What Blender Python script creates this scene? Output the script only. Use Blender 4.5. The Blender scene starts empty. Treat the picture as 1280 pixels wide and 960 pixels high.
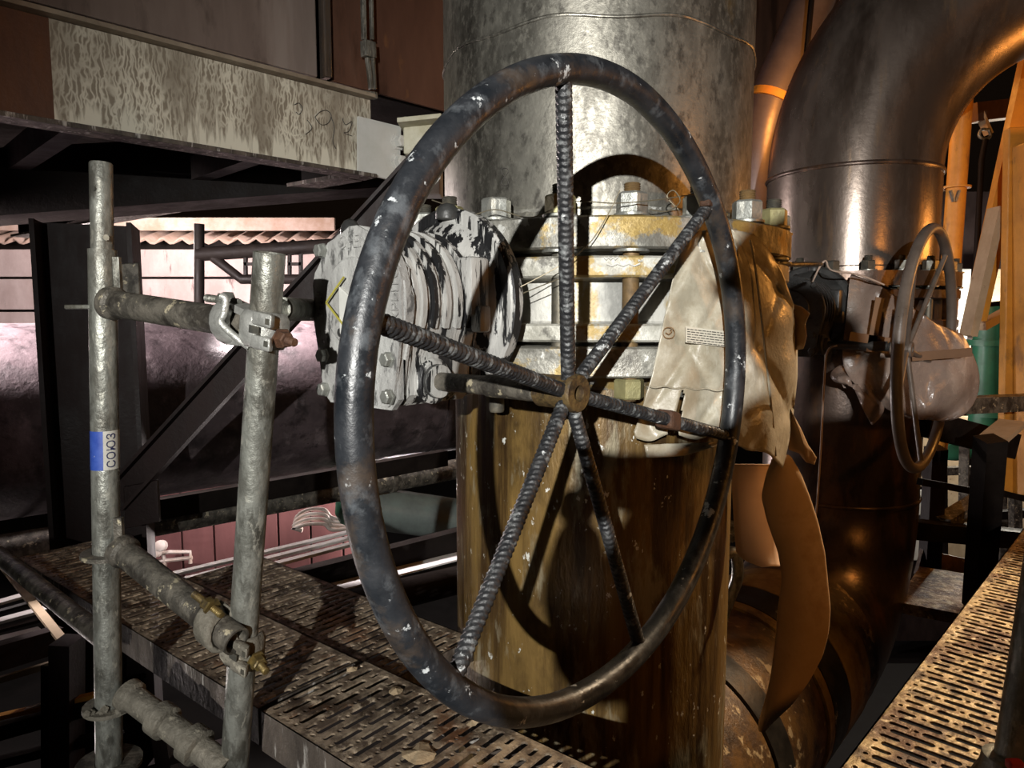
import bpy, bmesh, math, random
from mathutils import Vector as V, Matrix
random.seed(7)
PI = math.pi
S = bpy.context.scene
COL = S.collection
# ---------------------------------------------------------------- camera, world, lights, exposure
F, PITCH, CZ = 880.0, math.radians(5.5), 0.75
cd = bpy.data.cameras.new('camera'); cam = bpy.data.objects.new('camera', cd); COL.objects.link(cam)
cd.sensor_width = 36; cd.lens = F / 1280 * 36; cd.clip_start = 0.02; cd.clip_end = 100
cam.location = (0, 0, CZ); cam.rotation_euler = (PI / 2 - PITCH, 0, 0)
S.camera = cam
w = bpy.data.worlds.new('world'); S.world = w; w.use_nodes = True
bg = w.node_tree.nodes['Background']; bg.inputs[0].default_value = (.55, .33, .2, 1); bg.inputs[1].default_value = 0.007
S.view_settings.view_transform = 'Standard'; S.view_settings.look = 'None'
S.view_settings.gamma = 1; S.view_settings.use_curve_mapping = False; S.view_settings.exposure = 0.0


def lamp(name, loc, power, color, radius=.05, kind='POINT', aim=None, cone=60, blend=.4):
    l = bpy.data.lights.new(name, kind); l.energy = power; l.color = color
    l.shadow_soft_size = radius
    o = bpy.data.objects.new(name, l); COL.objects.link(o); o.location = loc
    if aim is not None:
        o.rotation_euler = (V(aim) - V(loc)).to_track_quat('-Z', 'Y').to_euler()
    if kind == 'SPOT':
        l.spot_size = math.radians(cone); l.spot_blend = blend
    return o


lamp('headlamp', (-.462, -2.331, 1.278), 950, (1, .985, .94), .018, 'SPOT', (.15, 1.5, .93), 55, 1.0)
SOD = (1, .40, .08)
lamp('sodium_lamp', (2.35, .3, 1.15), 26, SOD, .12)
lamp('sodium_lamp', (3.15, 3.05, 1.2), 30, SOD, .15)
lamp('sodium_lamp', (2.1, 4.9, 2.3), 30, SOD, .15)
lamp('deck_fill', (2.6, 2.5, 2.2), 520, (1, .76, .5), .05, 'SPOT', (.95, 1.5, 0), 36, .7)  # added spot aimed at the walkway alone, to brighten it
lamp('hall_lamp', (-3.6, 6.0, 1.4), 330, (1, .86, .84), .15)
lamp('hall_lamp', (-.9, 6.2, -.9), 190, (1, .87, .84), .15)
lamp('hall_lamp', (-3.2, 3.2, -1.6), 34, (1, .87, .84), .1)
lamp('pipe_top_fill', (-2.6, 2.75, 1.02), 900, (1, .88, .88), .06, 'SPOT', (-2.1, 3.4, .5), 120, .8)  # unseen spot added to whiten the top of the black pipe
lamp('pipe_top_fill', (-1.35, 3.72, 1.12), 300, (1, .88, .88), .06, 'SPOT', (-1.2, 4.05, .5), 110, .8)  # second unseen spot, added to carry that highlight along the pipe
lamp('far_lamp', (6.3, 8.2, .4), 260, (1, .93, .8), .15)

# ---------------------------------------------------------------- helpers


def at(px, py, Y):
    cx, cy = (px - 640) / F, (480 - py) / F
    d = V((cx, math.cos(PITCH) + cy * math.sin(PITCH), -math.sin(PITCH) + cy * math.cos(PITCH)))
    return V((0, 0, CZ)) + d * (Y / d.y)


def atz(px, py, z):
    a = at(px, py, 1.0) - V((0, 0, CZ))
    return V((0, 0, CZ)) + a * ((z - CZ) / a.z)


def onplane(px, py, p0, n):
    a = at(px, py, 1.0) - V((0, 0, CZ)); o = V((0, 0, CZ))
    return o + a * ((V(p0) - o).dot(n) / a.dot(n))


def root_of(o):
    while o.parent: o = o.parent
    return o


def obj(name, bm, mat, parent=None, smooth=None):
    me = bpy.data.meshes.new(name)
    if parent:
        bmesh.ops.translate(bm, verts=bm.verts, vec=-root_of(parent).location)
    bmesh.ops.recalc_face_normals(bm, faces=bm.faces)
    bm.to_mesh(me); bm.free()
    me.materials.append(mat)
    if smooth is not None:
        for p in me.polygons: p.use_smooth = True
        me.set_sharp_from_angle(angle=math.radians(smooth))
    o = bpy.data.objects.new(name, me); COL.objects.link(o)
    if parent: o.parent = parent
    return o


def inst(name, me, parent, loc, rz=0, rot=None):
    o = bpy.data.objects.new(name, me); COL.objects.link(o)
    o.parent = parent
    o.location = V(loc) - (root_of(parent).location if parent else V((0, 0, 0)))
    o.rotation_euler = rot if rot else (0, 0, rz)
    return o


def tag(o, label, cat, group=None):
    o['label'] = label; o['category'] = cat
    if group: o['group'] = group
    return o


def thing(name, label, cat, loc, group=None):
    o = bpy.data.objects.new(name, None); COL.objects.link(o); o.location = loc
    o.empty_display_size = .05
    return tag(o, label, cat, group)


def struct(o, label=None, cat=None):
    o['kind'] = 'structure'
    if label: o['label'] = label; o['category'] = cat
    return o


def copy_tree(o, parent=None, off=V((0, 0, 0))):
    c = o.copy(); COL.objects.link(c); c.parent = parent
    if parent is None: c.location = o.location + off
    for ch in list(o.children): copy_tree(ch, c)
    return c


def frame(d):
    d = V(d).normalized()
    up = V((0, 0, 1)) if abs(d.z) < .95 else V((1, 0, 0))
    a = d.cross(up).normalized(); b = a.cross(d).normalized()
    return a, b, d


def ring(bm, c, a, b, r, seg, ph=0):
    return [bm.verts.new(V(c) + a * (r * math.cos(ph + 2 * PI * i / seg)) + b * (r * math.sin(ph + 2 * PI * i / seg))) for i in range(seg)]


def bridge(bm, r1, r2):
    n = len(r1)
    for i in range(n): bm.faces.new((r1[i], r1[(i + 1) % n], r2[(i + 1) % n], r2[i]))


def lathe(bm, p0, axis, prof, seg=32, caps=True, ph=0):
    """prof = [(distance along axis, radius), ...]"""
    a, b, d = frame(axis); p0 = V(p0); prev = None; first = None
    for t, r in prof:
        rr = ring(bm, p0 + d * t, a, b, max(r, 1e-5), seg, ph)
        if prev: bridge(bm, prev, rr)
        else: first = rr
        prev = rr
    if caps:
        bm.faces.new(first); bm.faces.new(prev)
    return bm


def tube(bm, p0, p1, r, seg=14, r1=None, caps=True):
    p0, p1 = V(p0), V(p1)
    return lathe(bm, p0, p1 - p0, [(0, r), ((p1 - p0).length, r if r1 is None else r1)], seg, caps)


def pipe_hollow(bm, p0, p1, r, wall, seg=20):
    p0, p1 = V(p0), V(p1); L = (p1 - p0).length
    return lathe(bm, p0, p1 - p0, [(.06, r - wall), (0, r - wall), (0, r), (L, r), (L, r - wall), (L - .06, r - wall)], seg, True)


def poly(bm, pts, r, seg=8, closed=False, rfun=None, caps=True):
    pts = [V(p) for p in pts]; n = len(pts)
    t0 = (pts[1] - pts[0]).normalized(); a, b, _ = frame(t0); prev = None; first = None; told = t0
    for i, p in enumerate(pts):
        if closed: t = (pts[(i + 1) % n] - pts[i - 1]).normalized()
        elif i == 0: t = t0
        elif i == n - 1: t = (pts[-1] - pts[-2]).normalized()
        else: t = (pts[i + 1] - pts[i - 1]).normalized()
        q = told.rotation_difference(t); a = q @ a; b = q @ b; told = t
        rr = ring(bm, p, a, b, rfun(i) if rfun else r, seg)
        if prev: bridge(bm, prev, rr)
        else: first = rr
        prev = rr
    if closed: bridge(bm, prev, first)
    elif caps: bm.faces.new(first); bm.faces.new(prev)
    return bm


def spline(pts, n=8):
    pts = [V(p) for p in pts]; out = []
    for i in range(len(pts) - 1):
        p0 = pts[max(i - 1, 0)]; p1 = pts[i]; p2 = pts[i + 1]; p3 = pts[min(i + 2, len(pts) - 1)]
        for k in range(n):
            t = k / n
            out.append(.5 * ((2 * p1) + (p2 - p0) * t + (2 * p0 - 5 * p1 + 4 * p2 - p3) * t * t + (3 * p1 - p0 - 3 * p2 + p3) * t ** 3))
    out.append(pts[-1]); return out


def box(bm, c, x, y, z, dims, bev=0):
    """oriented box, half sizes from dims"""
    x, y, z = V(x).normalized(), V(y).normalized(), V(z).normalized(); c = V(c); hx, hy, hz = [d / 2 for d in dims]
    vs = [bm.verts.new(c + x * (i * hx) + y * (j * hy) + z * (k * hz)) for i in (-1, 1) for j in (-1, 1) for k in (-1, 1)]
    fs = [bm.faces.new([vs[i] for i in q]) for q in ((0, 1, 3, 2), (4, 6, 7, 5), (0, 4, 5, 1), (2, 3, 7, 6), (0, 2, 6, 4), (1, 5, 7, 3))]
    if bev:
        es = list({e for f_ in fs for e in f_.edges})
        bmesh.ops.bevel(bm, geom=es, offset=bev, segments=2, affect='EDGES', profile=.5)
    return bm


def bar(bm, p0, p1, w_, h_, side=None, bev=0):
    """box from p0 to p1; w_ along 'side' (default horizontal), h_ other way"""
    p0, p1 = V(p0), V(p1); d = (p1 - p0).normalized()
    a, b, _ = frame(d)
    if side is not None:
        a = (V(side) - d * V(side).dot(d)).normalized(); b = a.cross(d)
    return box(bm, (p0 + p1) / 2, d, a, b, ((p1 - p0).length, w_, h_), bev)


def extrude_prof(bm, p0, p1, prof, side):
    """prof: list of (a along side, b along up) closed polygon extruded p0->p1"""
    p0, p1 = V(p0), V(p1); d = (p1 - p0).normalized(); a = (V(side) - d * V(side).dot(d)).normalized(); b = a.cross(d)
    if b.z < 0: b = -b
    r0 = [bm.verts.new(p0 + a * x + b * y) for x, y in prof]; r1 = [bm.verts.new(p1 + a * x + b * y) for x, y in prof]
    bridge(bm, r0, r1); bm.faces.new(r0); bm.faces.new(r1)
    return bm


def iprof(h, b, tw, tf):
    H, B, T = h / 2, b / 2, tw / 2
    return [(-B, -H), (B, -H), (B, -H + tf), (T, -H + tf), (T, H - tf), (B, H - tf), (B, H), (-B, H), (-B, H - tf), (-T, H - tf), (-T, -H + tf), (-B, -H + tf)]


def cprof(h, b, t):
    H = h / 2
    return [(0, -H), (b, -H), (b, -H + t), (t, -H + t), (t, H - t), (b, H - t), (b, H), (0, H)]


def hexnut_mesh(name, r, h, mat, bore=None):
    bm = bmesh.new()
    lathe(bm, (0, 0, 0), (0, 0, 1), [(0, r * .93), (h * .08, r), (h * .9, r), (h, r * .88)], 6)
    return obj(name, bm, mat)


def take_mesh(o):
    me = o.data; bpy.data.objects.remove(o); return me


# ---------------------------------------------------------------- materials
def mat(name, base, base2=None, scale=6, stretch=(1, 1, 1), rough=.6, metal=0., bump=.0, bscale=60, layers=(), lo=.35, hi=.65, rvar=.15, spec=.5, alpha=1., trans=0., bstretch=(1, 1, 1), aniso=0.):
    """layers: (colour, scale, stretch, lo, hi[, strength])"""
    m = bpy.data.materials.new(name); m.use_nodes = True; nt = m.node_tree; N = nt.nodes; L = nt.links
    bs = N['Principled BSDF']
    tc = N.new('ShaderNodeTexCoord')

    def noise(sc, st, detail=6, off=0.):
        mp = N.new('ShaderNodeMapping'); mp.inputs['Scale'].default_value = st; mp.inputs['Location'].default_value = (off, off * .7, off * 1.3)
        L.new(tc.outputs['Object'], mp.inputs['Vector'])
        nz = N.new('ShaderNodeTexNoise'); nz.inputs['Scale'].default_value = sc; nz.inputs['Detail'].default_value = detail; nz.inputs['Roughness'].default_value = .65
        L.new(mp.outputs[0], nz.inputs['Vector']); return nz

    def rng(sock, a, b, c=0., d=1.):
        r = N.new('ShaderNodeMapRange'); r.inputs[1].default_value = a; r.inputs[2].default_value = b; r.inputs[3].default_value = c; r.inputs[4].default_value = d
        L.new(sock, r.inputs[0]); return r.outputs[0]
    nz = noise(scale, stretch)
    mx = N.new('ShaderNodeMix'); mx.data_type = 'RGBA'
    mx.inputs[6].default_value = (*base, 1); mx.inputs[7].default_value = (*(base2 or base), 1)
    L.new(rng(nz.outputs[0], lo, hi), mx.inputs[0]); col = mx.outputs[2]
    for i, ly in enumerate(layers):
        c, sc, st, a, b = ly[:5]; k = ly[5] if len(ly) > 5 else 1.
        n2 = noise(sc, st, 8, 3.1 * (i + 1)); mm = N.new('ShaderNodeMix'); mm.data_type = 'RGBA'
        L.new(rng(n2.outputs[0], a, b, 0, k), mm.inputs[0]); L.new(col, mm.inputs[6]); mm.inputs[7].default_value = (*c, 1); col = mm.outputs[2]
    L.new(col, bs.inputs['Base Color'])
    L.new(rng(nz.outputs[0], .3, .7, max(rough - rvar, .04), min(rough + rvar, 1)), bs.inputs['Roughness'])
    bs.inputs['Metallic'].default_value = metal; bs.inputs['Specular IOR Level'].default_value = spec
    bs.inputs['Alpha'].default_value = alpha; bs.inputs['Transmission Weight'].default_value = trans
    if aniso: bs.inputs['Anisotropic'].default_value = aniso
    if bump:
        nb = noise(bscale, bstretch, 5, 9.); bp = N.new('ShaderNodeBump'); bp.inputs['Strength'].default_value = bump; bp.inputs['Distance'].default_value = .01
        L.new(nb.outputs[0], bp.inputs['Height']); L.new(bp.outputs[0], bs.inputs['Normal'])
    return m


WHT = (.72, .72, .68)
M = {}
M['pipe_up'] = mat('weathered_grey_steel', (.34, .325, .28), (.15, .143, .122), 9, (1, 1, .55), .40, .8, .08, 120, layers=[((.045, .04, .033), 4.5, (1, 1, .35), .50, .64, .75), ((.42, .40, .34), 70, (1, 1, .7), .50, .66, .6), ((.05, .045, .04), 45, (1, 1, .6), .53, .66, .65), ((.30, .19, .05), 4, (1, 1, .6), .63, .70, .4)], rvar=.08, lo=.42, hi=.58)
M['pipe_lo'] = mat('ochre_stained_steel', (.28, .175, .055), (.135, .08, .027), 9, (1, 1, .12), .34, .3, .3, 60, layers=[((.04, .02, .008), 14, (1, 1, .06), .47, .60, .85), ((.025, .014, .008), 4, (1, 1, .5), .51, .63, .75), ((.36, .32, .22), 16, (1, 1, .25), .54, .64, .7), ((.8, .8, .74), 45, (1, 1, .6), .645, .665, .95)], rvar=.12, bstretch=(1, 1, .3))
M['flange'] = mat('flange_steel_with_rust', (.34, .33, .29), (.15, .145, .125), 16, rough=.5, metal=.4, bump=.3, bscale=70, layers=[((.36, .24, .05), 8, (1, 1, 1), .535, .585, .8), ((.05, .046, .04), 9, (1, 1, 1), .54, .63, .8), ((.72, .72, .68), 24, (1, 1, 1), .58, .62, .8)], lo=.42, hi=.58)
M['flange_white'] = mat('limed_valve_flange', (.62, .61, .55), (.36, .35, .30), 14, rough=.5, metal=.2, bump=.3, bscale=60, layers=[((.38, .25, .05), 9, (1, 1, 1), .525, .575, .85), ((.07, .065, .055), 12, (1, 1, 1), .56, .62, .8)], lo=.42, hi=.58)
M['valve_body'] = mat('limed_valve_body', (.60, .59, .54), (.2, .2, .185), 4, (1, 1, .4), .5, .2, .2, 50, layers=[((.36, .24, .06), 9, (1, 1, .4), .56, .62, .8)], lo=.44, hi=.56)
M['nut'] = mat('zinc_nut', (.38, .39, .36), (.2, .2, .18), 25, rough=.45, metal=.6, bump=.2, layers=[((.62, .6, .52), 20, (1, 1, .4), .58, .66, .7)])
M['nut_yel'] = mat('yellow_passivated_nut', (.36, .33, .16), (.22, .2, .10), 25, rough=.45, metal=.4, bump=.2)
M['stud'] = mat('dark_stud', (.10, .10, .09), (.18, .16, .12), 30, rough=.5, metal=.6, bump=.2)
M['stud_rust'] = mat('rusted_stud', (.24, .15, .06), (.12, .08, .04), 25, rough=.6, metal=.3, bump=.2)
M['wheel'] = mat('black_paint_scuffed', (.010, .012, .015), (.024, .026, .03), 22, rough=.4, metal=.0, bump=.14, bscale=55, layers=[((.11, .12, .13), 30, (1, 1, .8), .53, .66, .6), ((.6, .63, .64), 30, (1, 1, 1), .63, .66, .85), ((.07, .05, .035), 9, (1, 1, 1), .54, .64, .6)], rvar=.14)
M['spoke'] = mat('rebar_black_paint', (.014, .015, .017), (.03, .03, .031), 40, rough=.4, bump=.3, bscale=90, layers=[((.22, .23, .23), 60, (1, 1, 1), .54, .64, .6), ((.55, .57, .57), 40, (1, 1, 1), .64, .67, .8)])
M['hub'] = mat('rusty_brass_hub', (.17, .115, .045), (.06, .036, .018), 50, rough=.55, metal=.4, bump=.4, layers=[((.02, .017, .014), 40, (1, 1, 1), .52, .62, .7)])
M['wheel_brown'] = mat('brown_grey_paint', (.10, .08, .065), (.15, .12, .10), 10, rough=.4, bump=.1)
M['gear'] = mat('limed_gearbox_casting', (.46, .46, .44), (.26, .255, .245), 14, (1, 1, .35), .55, .1, .4, 70, layers=[((.03, .03, .03), 38, (1, 1, .4), .55, .61, .75)], lo=.4, hi=.6)
M['gear_drip'] = mat('white_drips_on_black_casting', (.50, .495, .47), (.30, .295, .28), 14, (1, 1, .3), .5, .1, .4, 60, layers=[((.01, .01, .011), 42, (1, 1, .10), .495, .52, 1.)], bstretch=(1, 1, .15))
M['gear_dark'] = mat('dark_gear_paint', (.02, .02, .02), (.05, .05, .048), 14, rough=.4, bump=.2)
M['galv'] = mat('galvanised_tube', (.31, .315, .28), (.15, .15, .13), 40, (1, 1, .35), .42, .5, .25, 90, layers=[((.05, .046, .036), 24, (1, 1, .4), .52, .62, .75), ((.5, .49, .42), 60, (1, 1, .5), .57, .64, .6), ((.09, .08, .06), 7, (1, 1, .4), .48, .62, .65)], lo=.42, hi=.58)
M['galv_dirty'] = mat('dirty_tube', (.15, .135, .11), (.06, .054, .044), 30, (1, 1, .6), .5, .3, .45, 70, layers=[((.02, .016, .013), 18, (1, 1, 1), .50, .60, .75), ((.48, .42, .29), 34, (1, 1, 1), .60, .64, .85)], lo=.42, hi=.58)
M['coupler'] = mat('drop_forged_zinc', (.48, .48, .45), (.26, .26, .24), 30, rough=.45, metal=.5, bump=.4, bscale=50)
M['coupler_old'] = mat('mortar_crusted_coupler', (.22, .2, .16), (.10, .09, .07), 25, rough=.7, metal=.2, bump=.7, bscale=40, layers=[((.45, .41, .32), 24, (1, 1, 1), .58, .66, .7)])
M['brass'] = mat('yellow_bolt', (.22, .16, .055), (.10, .068, .024), 30, rough=.5, metal=.6, bump=.3, layers=[((.04, .03, .02), 40, (1, 1, 1), .5, .6, .7)])
M['rust_bolt'] = mat('rust_bolt', (.10, .045, .022), (.05, .024, .014), 40, rough=.7, metal=.2, bump=.4)
M['deck'] = mat('dirty_deck_steel', (.30, .235, .165), (.10, .072, .05), 22, rough=.48, metal=.2, bump=.4, bscale=50, layers=[((.035, .022, .013), 10, (1, 1, 1), .48, .60, .9), ((.62, .5, .36), 30, (1, 1, 1), .55, .63, .75), ((.16, .062, .022), 8, (1, 1, 1), .55, .65, .6)], lo=.42, hi=.58)
M['deck_yel'] = mat('ochre_deck_steel', (.44, .34, .19), (.19, .125, .06), 24, rough=.42, metal=.3, bump=.7, bscale=50, layers=[((.07, .028, .012), 6, (1, 1, 1), .46, .55, .9), ((.62, .52, .35), 40, (1, 1, 1), .55, .63, .7), ((.035, .018, .01), 18, (1, 1, 1), .53, .62, .8)], lo=.42, hi=.58)  # broad dark layer: stains, plus brown shade patches put into the colour
M['deck_side'] = mat('deck_skirt', (.13, .105, .085), (.05, .04, .032), 22, (1, 1, .3), .6, .2, .4, layers=[((.5, .47, .43), 40, (1, 1, .15), .56, .62, .75), ((.02, .015, .012), 12, (1, 1, .6), .5, .62, .7)])
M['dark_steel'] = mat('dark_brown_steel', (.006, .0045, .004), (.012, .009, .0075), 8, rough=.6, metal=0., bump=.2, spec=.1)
M['brown_col'] = mat('red_brown_primer_steel', (.014, .008, .0075), (.024, .0135, .0125), 7, (1, 1, .4), .6, 0., .2, spec=.3)
M['black_pipe'] = mat('black_lagged_pipe', (.075, .058, .062), (.03, .022, .024), 6, (1, 1, 1.2), .42, .1, .3, 30, layers=[((.17, .14, .145), 9, (1, 1, .8), .54, .66, .5), ((.01, .007, .008), 11, (1, 1, 1), .52, .64, .8)])
M['elbow'] = mat('smoky_stainless', (.24, .195, .165), (.12, .092, .075), 3, (1, 1, .4), .27, .72, .06, 40, layers=[((.05, .033, .023), 5, (1, 1, .25), .50, .66, .75), ((.32, .21, .12), 14, (1, 1, .12), .57, .66, .5)], rvar=.07, lo=.42, hi=.58)
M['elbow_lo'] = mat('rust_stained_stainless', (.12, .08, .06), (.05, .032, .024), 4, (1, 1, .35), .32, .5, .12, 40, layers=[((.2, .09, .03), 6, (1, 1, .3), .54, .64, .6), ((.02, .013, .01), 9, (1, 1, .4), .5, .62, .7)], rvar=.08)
M['duct'] = mat('smoky_cladding_sheet', (.33, .265, .23), (.19, .145, .125), 2.6, (1, 1, .2), .4, .3, .05, 20, layers=[((.45, .39, .35), 8, (1, 1, .08), .54, .66, .4), ((.07, .048, .04), 5, (1, 1, .3), .52, .64, .7)], rvar=.08)
M['duct_red'] = mat('reddish_cladding_sheet', (.20, .10, .065), (.10, .05, .035), 2.2, (1, 1, .3), .35, .35, .05, 20, layers=[((.40, .18, .06), 5, (1, 1, .5), .60, .70, .5), ((.03, .017, .012), 4, (1, 1, .3), .52, .64, .7)], rvar=.06)
M['band_y'] = mat('yellow_pipe_band', (.36, .24, .06), (.18, .10, .025), 8, rough=.45, bump=.2, layers=[((.06, .03, .012), 7, (1, 1, 1), .52, .62, .85)])
M['band_k'] = mat('black_pipe_band', (.010, .009, .008), (.022, .018, .014), 8, rough=.4, bump=.1, layers=[((.55, .5, .42), 7, (1, 1, 1), .62, .65, .8)])
M['pipe_brn'] = mat('brown_rusty_pipe', (.15, .08, .028), (.065, .034, .015), 9, rough=.45, metal=.1, bump=.3, layers=[((.02, .012, .008), 7, (1, 1, 1), .50, .62, .85), ((.5, .38, .22), 16, (1, 1, 1), .58, .64, .8)], lo=.42, hi=.58)
M['sack'] = mat('woven_plastic_sack', (.46, .42, .33), (.33, .295, .22), 9, rough=.36, bump=.4, bscale=16, layers=[((.24, .19, .12), 8, (1, 1, 1), .52, .64, .6), ((.66, .64, .56), 22, (1, 1, .5), .56, .66, .5)], lo=.42, hi=.58)
M['sack_dark'] = mat('brown_lined_sack', (.40, .26, .13), (.28, .17, .08), 7, rough=.5, bump=.25, bscale=14, layers=[((.15, .08, .035), 6, (1, 1, 1), .60, .75, .6)])
M['card'] = mat('brown_card_strip', (.66, .45, .25), (.55, .36, .19), 5, rough=.75, bump=.1, layers=[((.36, .2, .09), 8, (1, 1, 1), .58, .7, .5)])
M['paper'] = mat('buff_paper', (.70, .52, .38), (.62, .44, .31), 5, rough=.8, bump=.05)
M['film'] = mat('cloudy_plastic_film', (.40, .31, .26), (.26, .19, .155), 6, rough=.25, bump=.6, bscale=12, layers=[((.42, .35, .30), 12, (1, 1, .4), .54, .66, .6)], trans=.3)
M['tape'] = mat('brown_tape', (.22, .13, .08), (.17, .1, .06), 8, rough=.4)
M['label'] = mat('label_paper', (.60, .56, .46), (.52, .48, .39), 12, rough=.6)
M['ink'] = mat('dark_ink', (.05, .045, .04), rough=.7)
M['ink_brown'] = mat('brown_ink', (.22, .13, .06), rough=.7)
M['chalk'] = mat('white_paint_mark', (.7, .7, .66), rough=.7)
M['blue'] = mat('blue_sticker', (.02, .05, .28), (.04, .09, .38), 30, rough=.45, layers=[((.6, .62, .66), 60, (1, 1, .3), .62, .66, .8)])
M['sticker'] = mat('white_sticker', (.52, .51, .46), (.40, .38, .33), 40, rough=.5)
M['navy'] = mat('navy_print', (.015, .02, .07), rough=.5)
M['yellow'] = mat('yellow_paint', (.42, .38, .05), (.3, .26, .05), 30, rough=.5)
M['orange'] = mat('orange_painted_steel', (.66, .29, .035), (.52, .22, .03), 8, rough=.5, bump=.2, layers=[((.2, .09, .025), 9, (1, 1, .5), .56, .66, .7)])
M['buff_steel'] = mat('buff_painted_steel', (.46, .36, .24), (.36, .27, .17), 8, rough=.55, bump=.15, layers=[((.15, .08, .04), 12, (1, 1, 1), .64, .7, .7)])
M['cream'] = mat('cream_steel_plate', (.56, .55, .44), (.44, .42, .30), 12, rough=.6, bump=.15)
M['plate'] = mat('pale_grey_plate', (.58, .58, .55), (.5, .5, .46), 9, rough=.6, bump=.1)
M['wall_pink'] = mat('pinkish_limed_board', (.62, .52, .50), (.46, .36, .34), 3, (1, 1, .6), .8, 0, .2, 20, layers=[((.10, .05, .045), 9, (1, 1, .25), .62, .70, .7)])
M['wall_red'] = mat('dusty_red_sheet', (.15, .058, .055), (.10, .036, .035), 3, (1, 1, .3), .7, 0, .1)
M['corr'] = mat('limed_corrugated_sheet', (.55, .42, .36), (.4, .27, .2), 6, rough=.8, bump=.2)
M['green'] = mat('green_paint', (.04, .20, .11), (.03, .13, .075), 6, rough=.4)
M['green_grey'] = mat('grey_green_drum', (.16, .20, .185), (.11, .13, .125), 8, rough=.45, bump=.1)
M['white_lag'] = mat('white_conduit', (.6, .56, .52), (.42, .32, .26), 8, rough=.6)
M['pale_strip'] = mat('pale_tray_steel', (.75, .74, .72), (.6, .58, .57), 10, rough=.5, metal=.1)
M['floor'] = mat('dark_ground', (.006, .005, .0045), (.012, .01, .009), 2, rough=.9)
M['wire'] = mat('rusty_wire', (.22, .19, .13), rough=.5, metal=.6)
M['twine'] = mat('pale_twine', (.5, .38, .30), rough=.8)
M['cloth_work'] = mat('navy_work_cloth', (.02, .03, .06), (.03, .04, .08), 20, rough=.9)
M['helmet'] = mat('white_helmet', (.7, .7, .66), rough=.35)
M['skin'] = mat('skin', (.45, .26, .18), (.5, .3, .21), 10, rough=.5)
M['phone'] = mat('phone_black', (.01, .01, .012), rough=.2)


def drip_beam():
    """pale run-off veins on brown weathered paint; runs collect at the bottom flange"""
    m = bpy.data.materials.new('limed_beam_web'); m.use_nodes = True; nt = m.node_tree; N = nt.nodes; L = nt.links; bs = N['Principled BSDF']
    tc = N.new('ShaderNodeTexCoord')

    def mapn(kind, st, **kw):
        mp = N.new('ShaderNodeMapping'); mp.inputs['Scale'].default_value = st; L.new(tc.outputs['Object'], mp.inputs[0])
        t = N.new(kind); L.new(mp.outputs[0], t.inputs['Vector']); return t

    def rng(s, a, b, c=0., d=1.):
        r = N.new('ShaderNodeMapRange'); r.inputs[1].default_value = a; r.inputs[2].default_value = b; r.inputs[3].default_value = c; r.inputs[4].default_value = d
        L.new(s, r.inputs[0]); return r.outputs[0]

    def mathn(op, a, b):
        n = N.new('ShaderNodeMath'); n.operation = op
        for i, s in enumerate((a, b)):
            if isinstance(s, float): n.inputs[i].default_value = s
            else: L.new(s, n.inputs[i])
        return n.outputs[0]
    # wobble the lookup so that the veins branch
    nz = mapn('ShaderNodeTexNoise', (1, 1, 1)); nz.inputs['Scale'].default_value = 22
    mp = N.new('ShaderNodeMapping'); mp.inputs['Scale'].default_value = (1, 1, .13); L.new(tc.outputs['Object'], mp.inputs[0])
    mixv = N.new('ShaderNodeVectorMath'); mixv.operation = 'MULTIPLY_ADD'; L.new(nz.outputs[1], mixv.inputs[0]); mixv.inputs[1].default_value = (.03, .03, .008); L.new(mp.outputs[0], mixv.inputs[2])
    vo = N.new('ShaderNodeTexVoronoi'); vo.feature = 'DISTANCE_TO_EDGE'; vo.inputs['Scale'].default_value = 75; L.new(mixv.outputs[0], vo.inputs['Vector'])
    
    vein = rng(vo.outputs['Distance'], .04, .24, 1, 0)
    sep = N.new('ShaderNodeSeparateXYZ'); L.new(tc.outputs['Object'], sep.inputs[0])
    low = rng(sep.outputs['Z'], -.165, -.04, .8, 0)
    big = mapn('ShaderNodeTexNoise', (1, 1, .35)); big.inputs['Scale'].default_value = 5; big.inputs['Detail'].default_value = 5
    cover = rng(big.outputs[0], .38, .58, .15, 1)
    st = mapn('ShaderNodeTexNoise', (1, 1, .12)); st.inputs['Scale'].default_value = 40; st.inputs['Detail'].default_value = 4
    streak = rng(mathn('ADD', st.outputs[0], mathn('MULTIPLY', low, .35)), .60, .72)
    fac = mathn('MAXIMUM', mathn('MULTIPLY', vein, cover), streak)
    cr = N.new('ShaderNodeMix'); cr.data_type = 'RGBA'; L.new(big.outputs[0], cr.inputs[0]); cr.inputs[6].default_value = (.15, .12, .085, 1); cr.inputs[7].default_value = (.30, .26, .195, 1)
    mx = N.new('ShaderNodeMix'); mx.data_type = 'RGBA'; L.new(fac, mx.inputs[0]); L.new(cr.outputs[2], mx.inputs[6]); mx.inputs[7].default_value = (.62, .58, .47, 1)
    L.new(mx.outputs[2], bs.inputs['Base Color']); bs.inputs['Roughness'].default_value = .65
    return m


M['beam'] = drip_beam()
M['beam_rust'] = mat('rust_red_paint', (.11, .045, .022), (.07, .028, .015), 14, (1, 1, .25), .55, 0, .2)
M['beam_cream'] = mat('weathered_beam_lip', (.28, .23, .17), (.17, .13, .09), 10, rough=.6, bump=.3)

# ---------------------------------------------------------------- frames of the plant
NV = V((.7513, -.6598, 0)).normalized()      # valve spindle direction (towards the operator)
U = V((.6598, .7513, 0)).normalized()        # row of pipes
Z = V((0, 0, 1))
PC = V((.211, 1.85, 0))                      # first pipe
TV = U * 2.16                                # second pipe stands this far along the row
ZA = .775                                    # valve stem height
YN = 1.85 - .478


def zf(py, Y=YN): return at(742, py, Y).z


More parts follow.
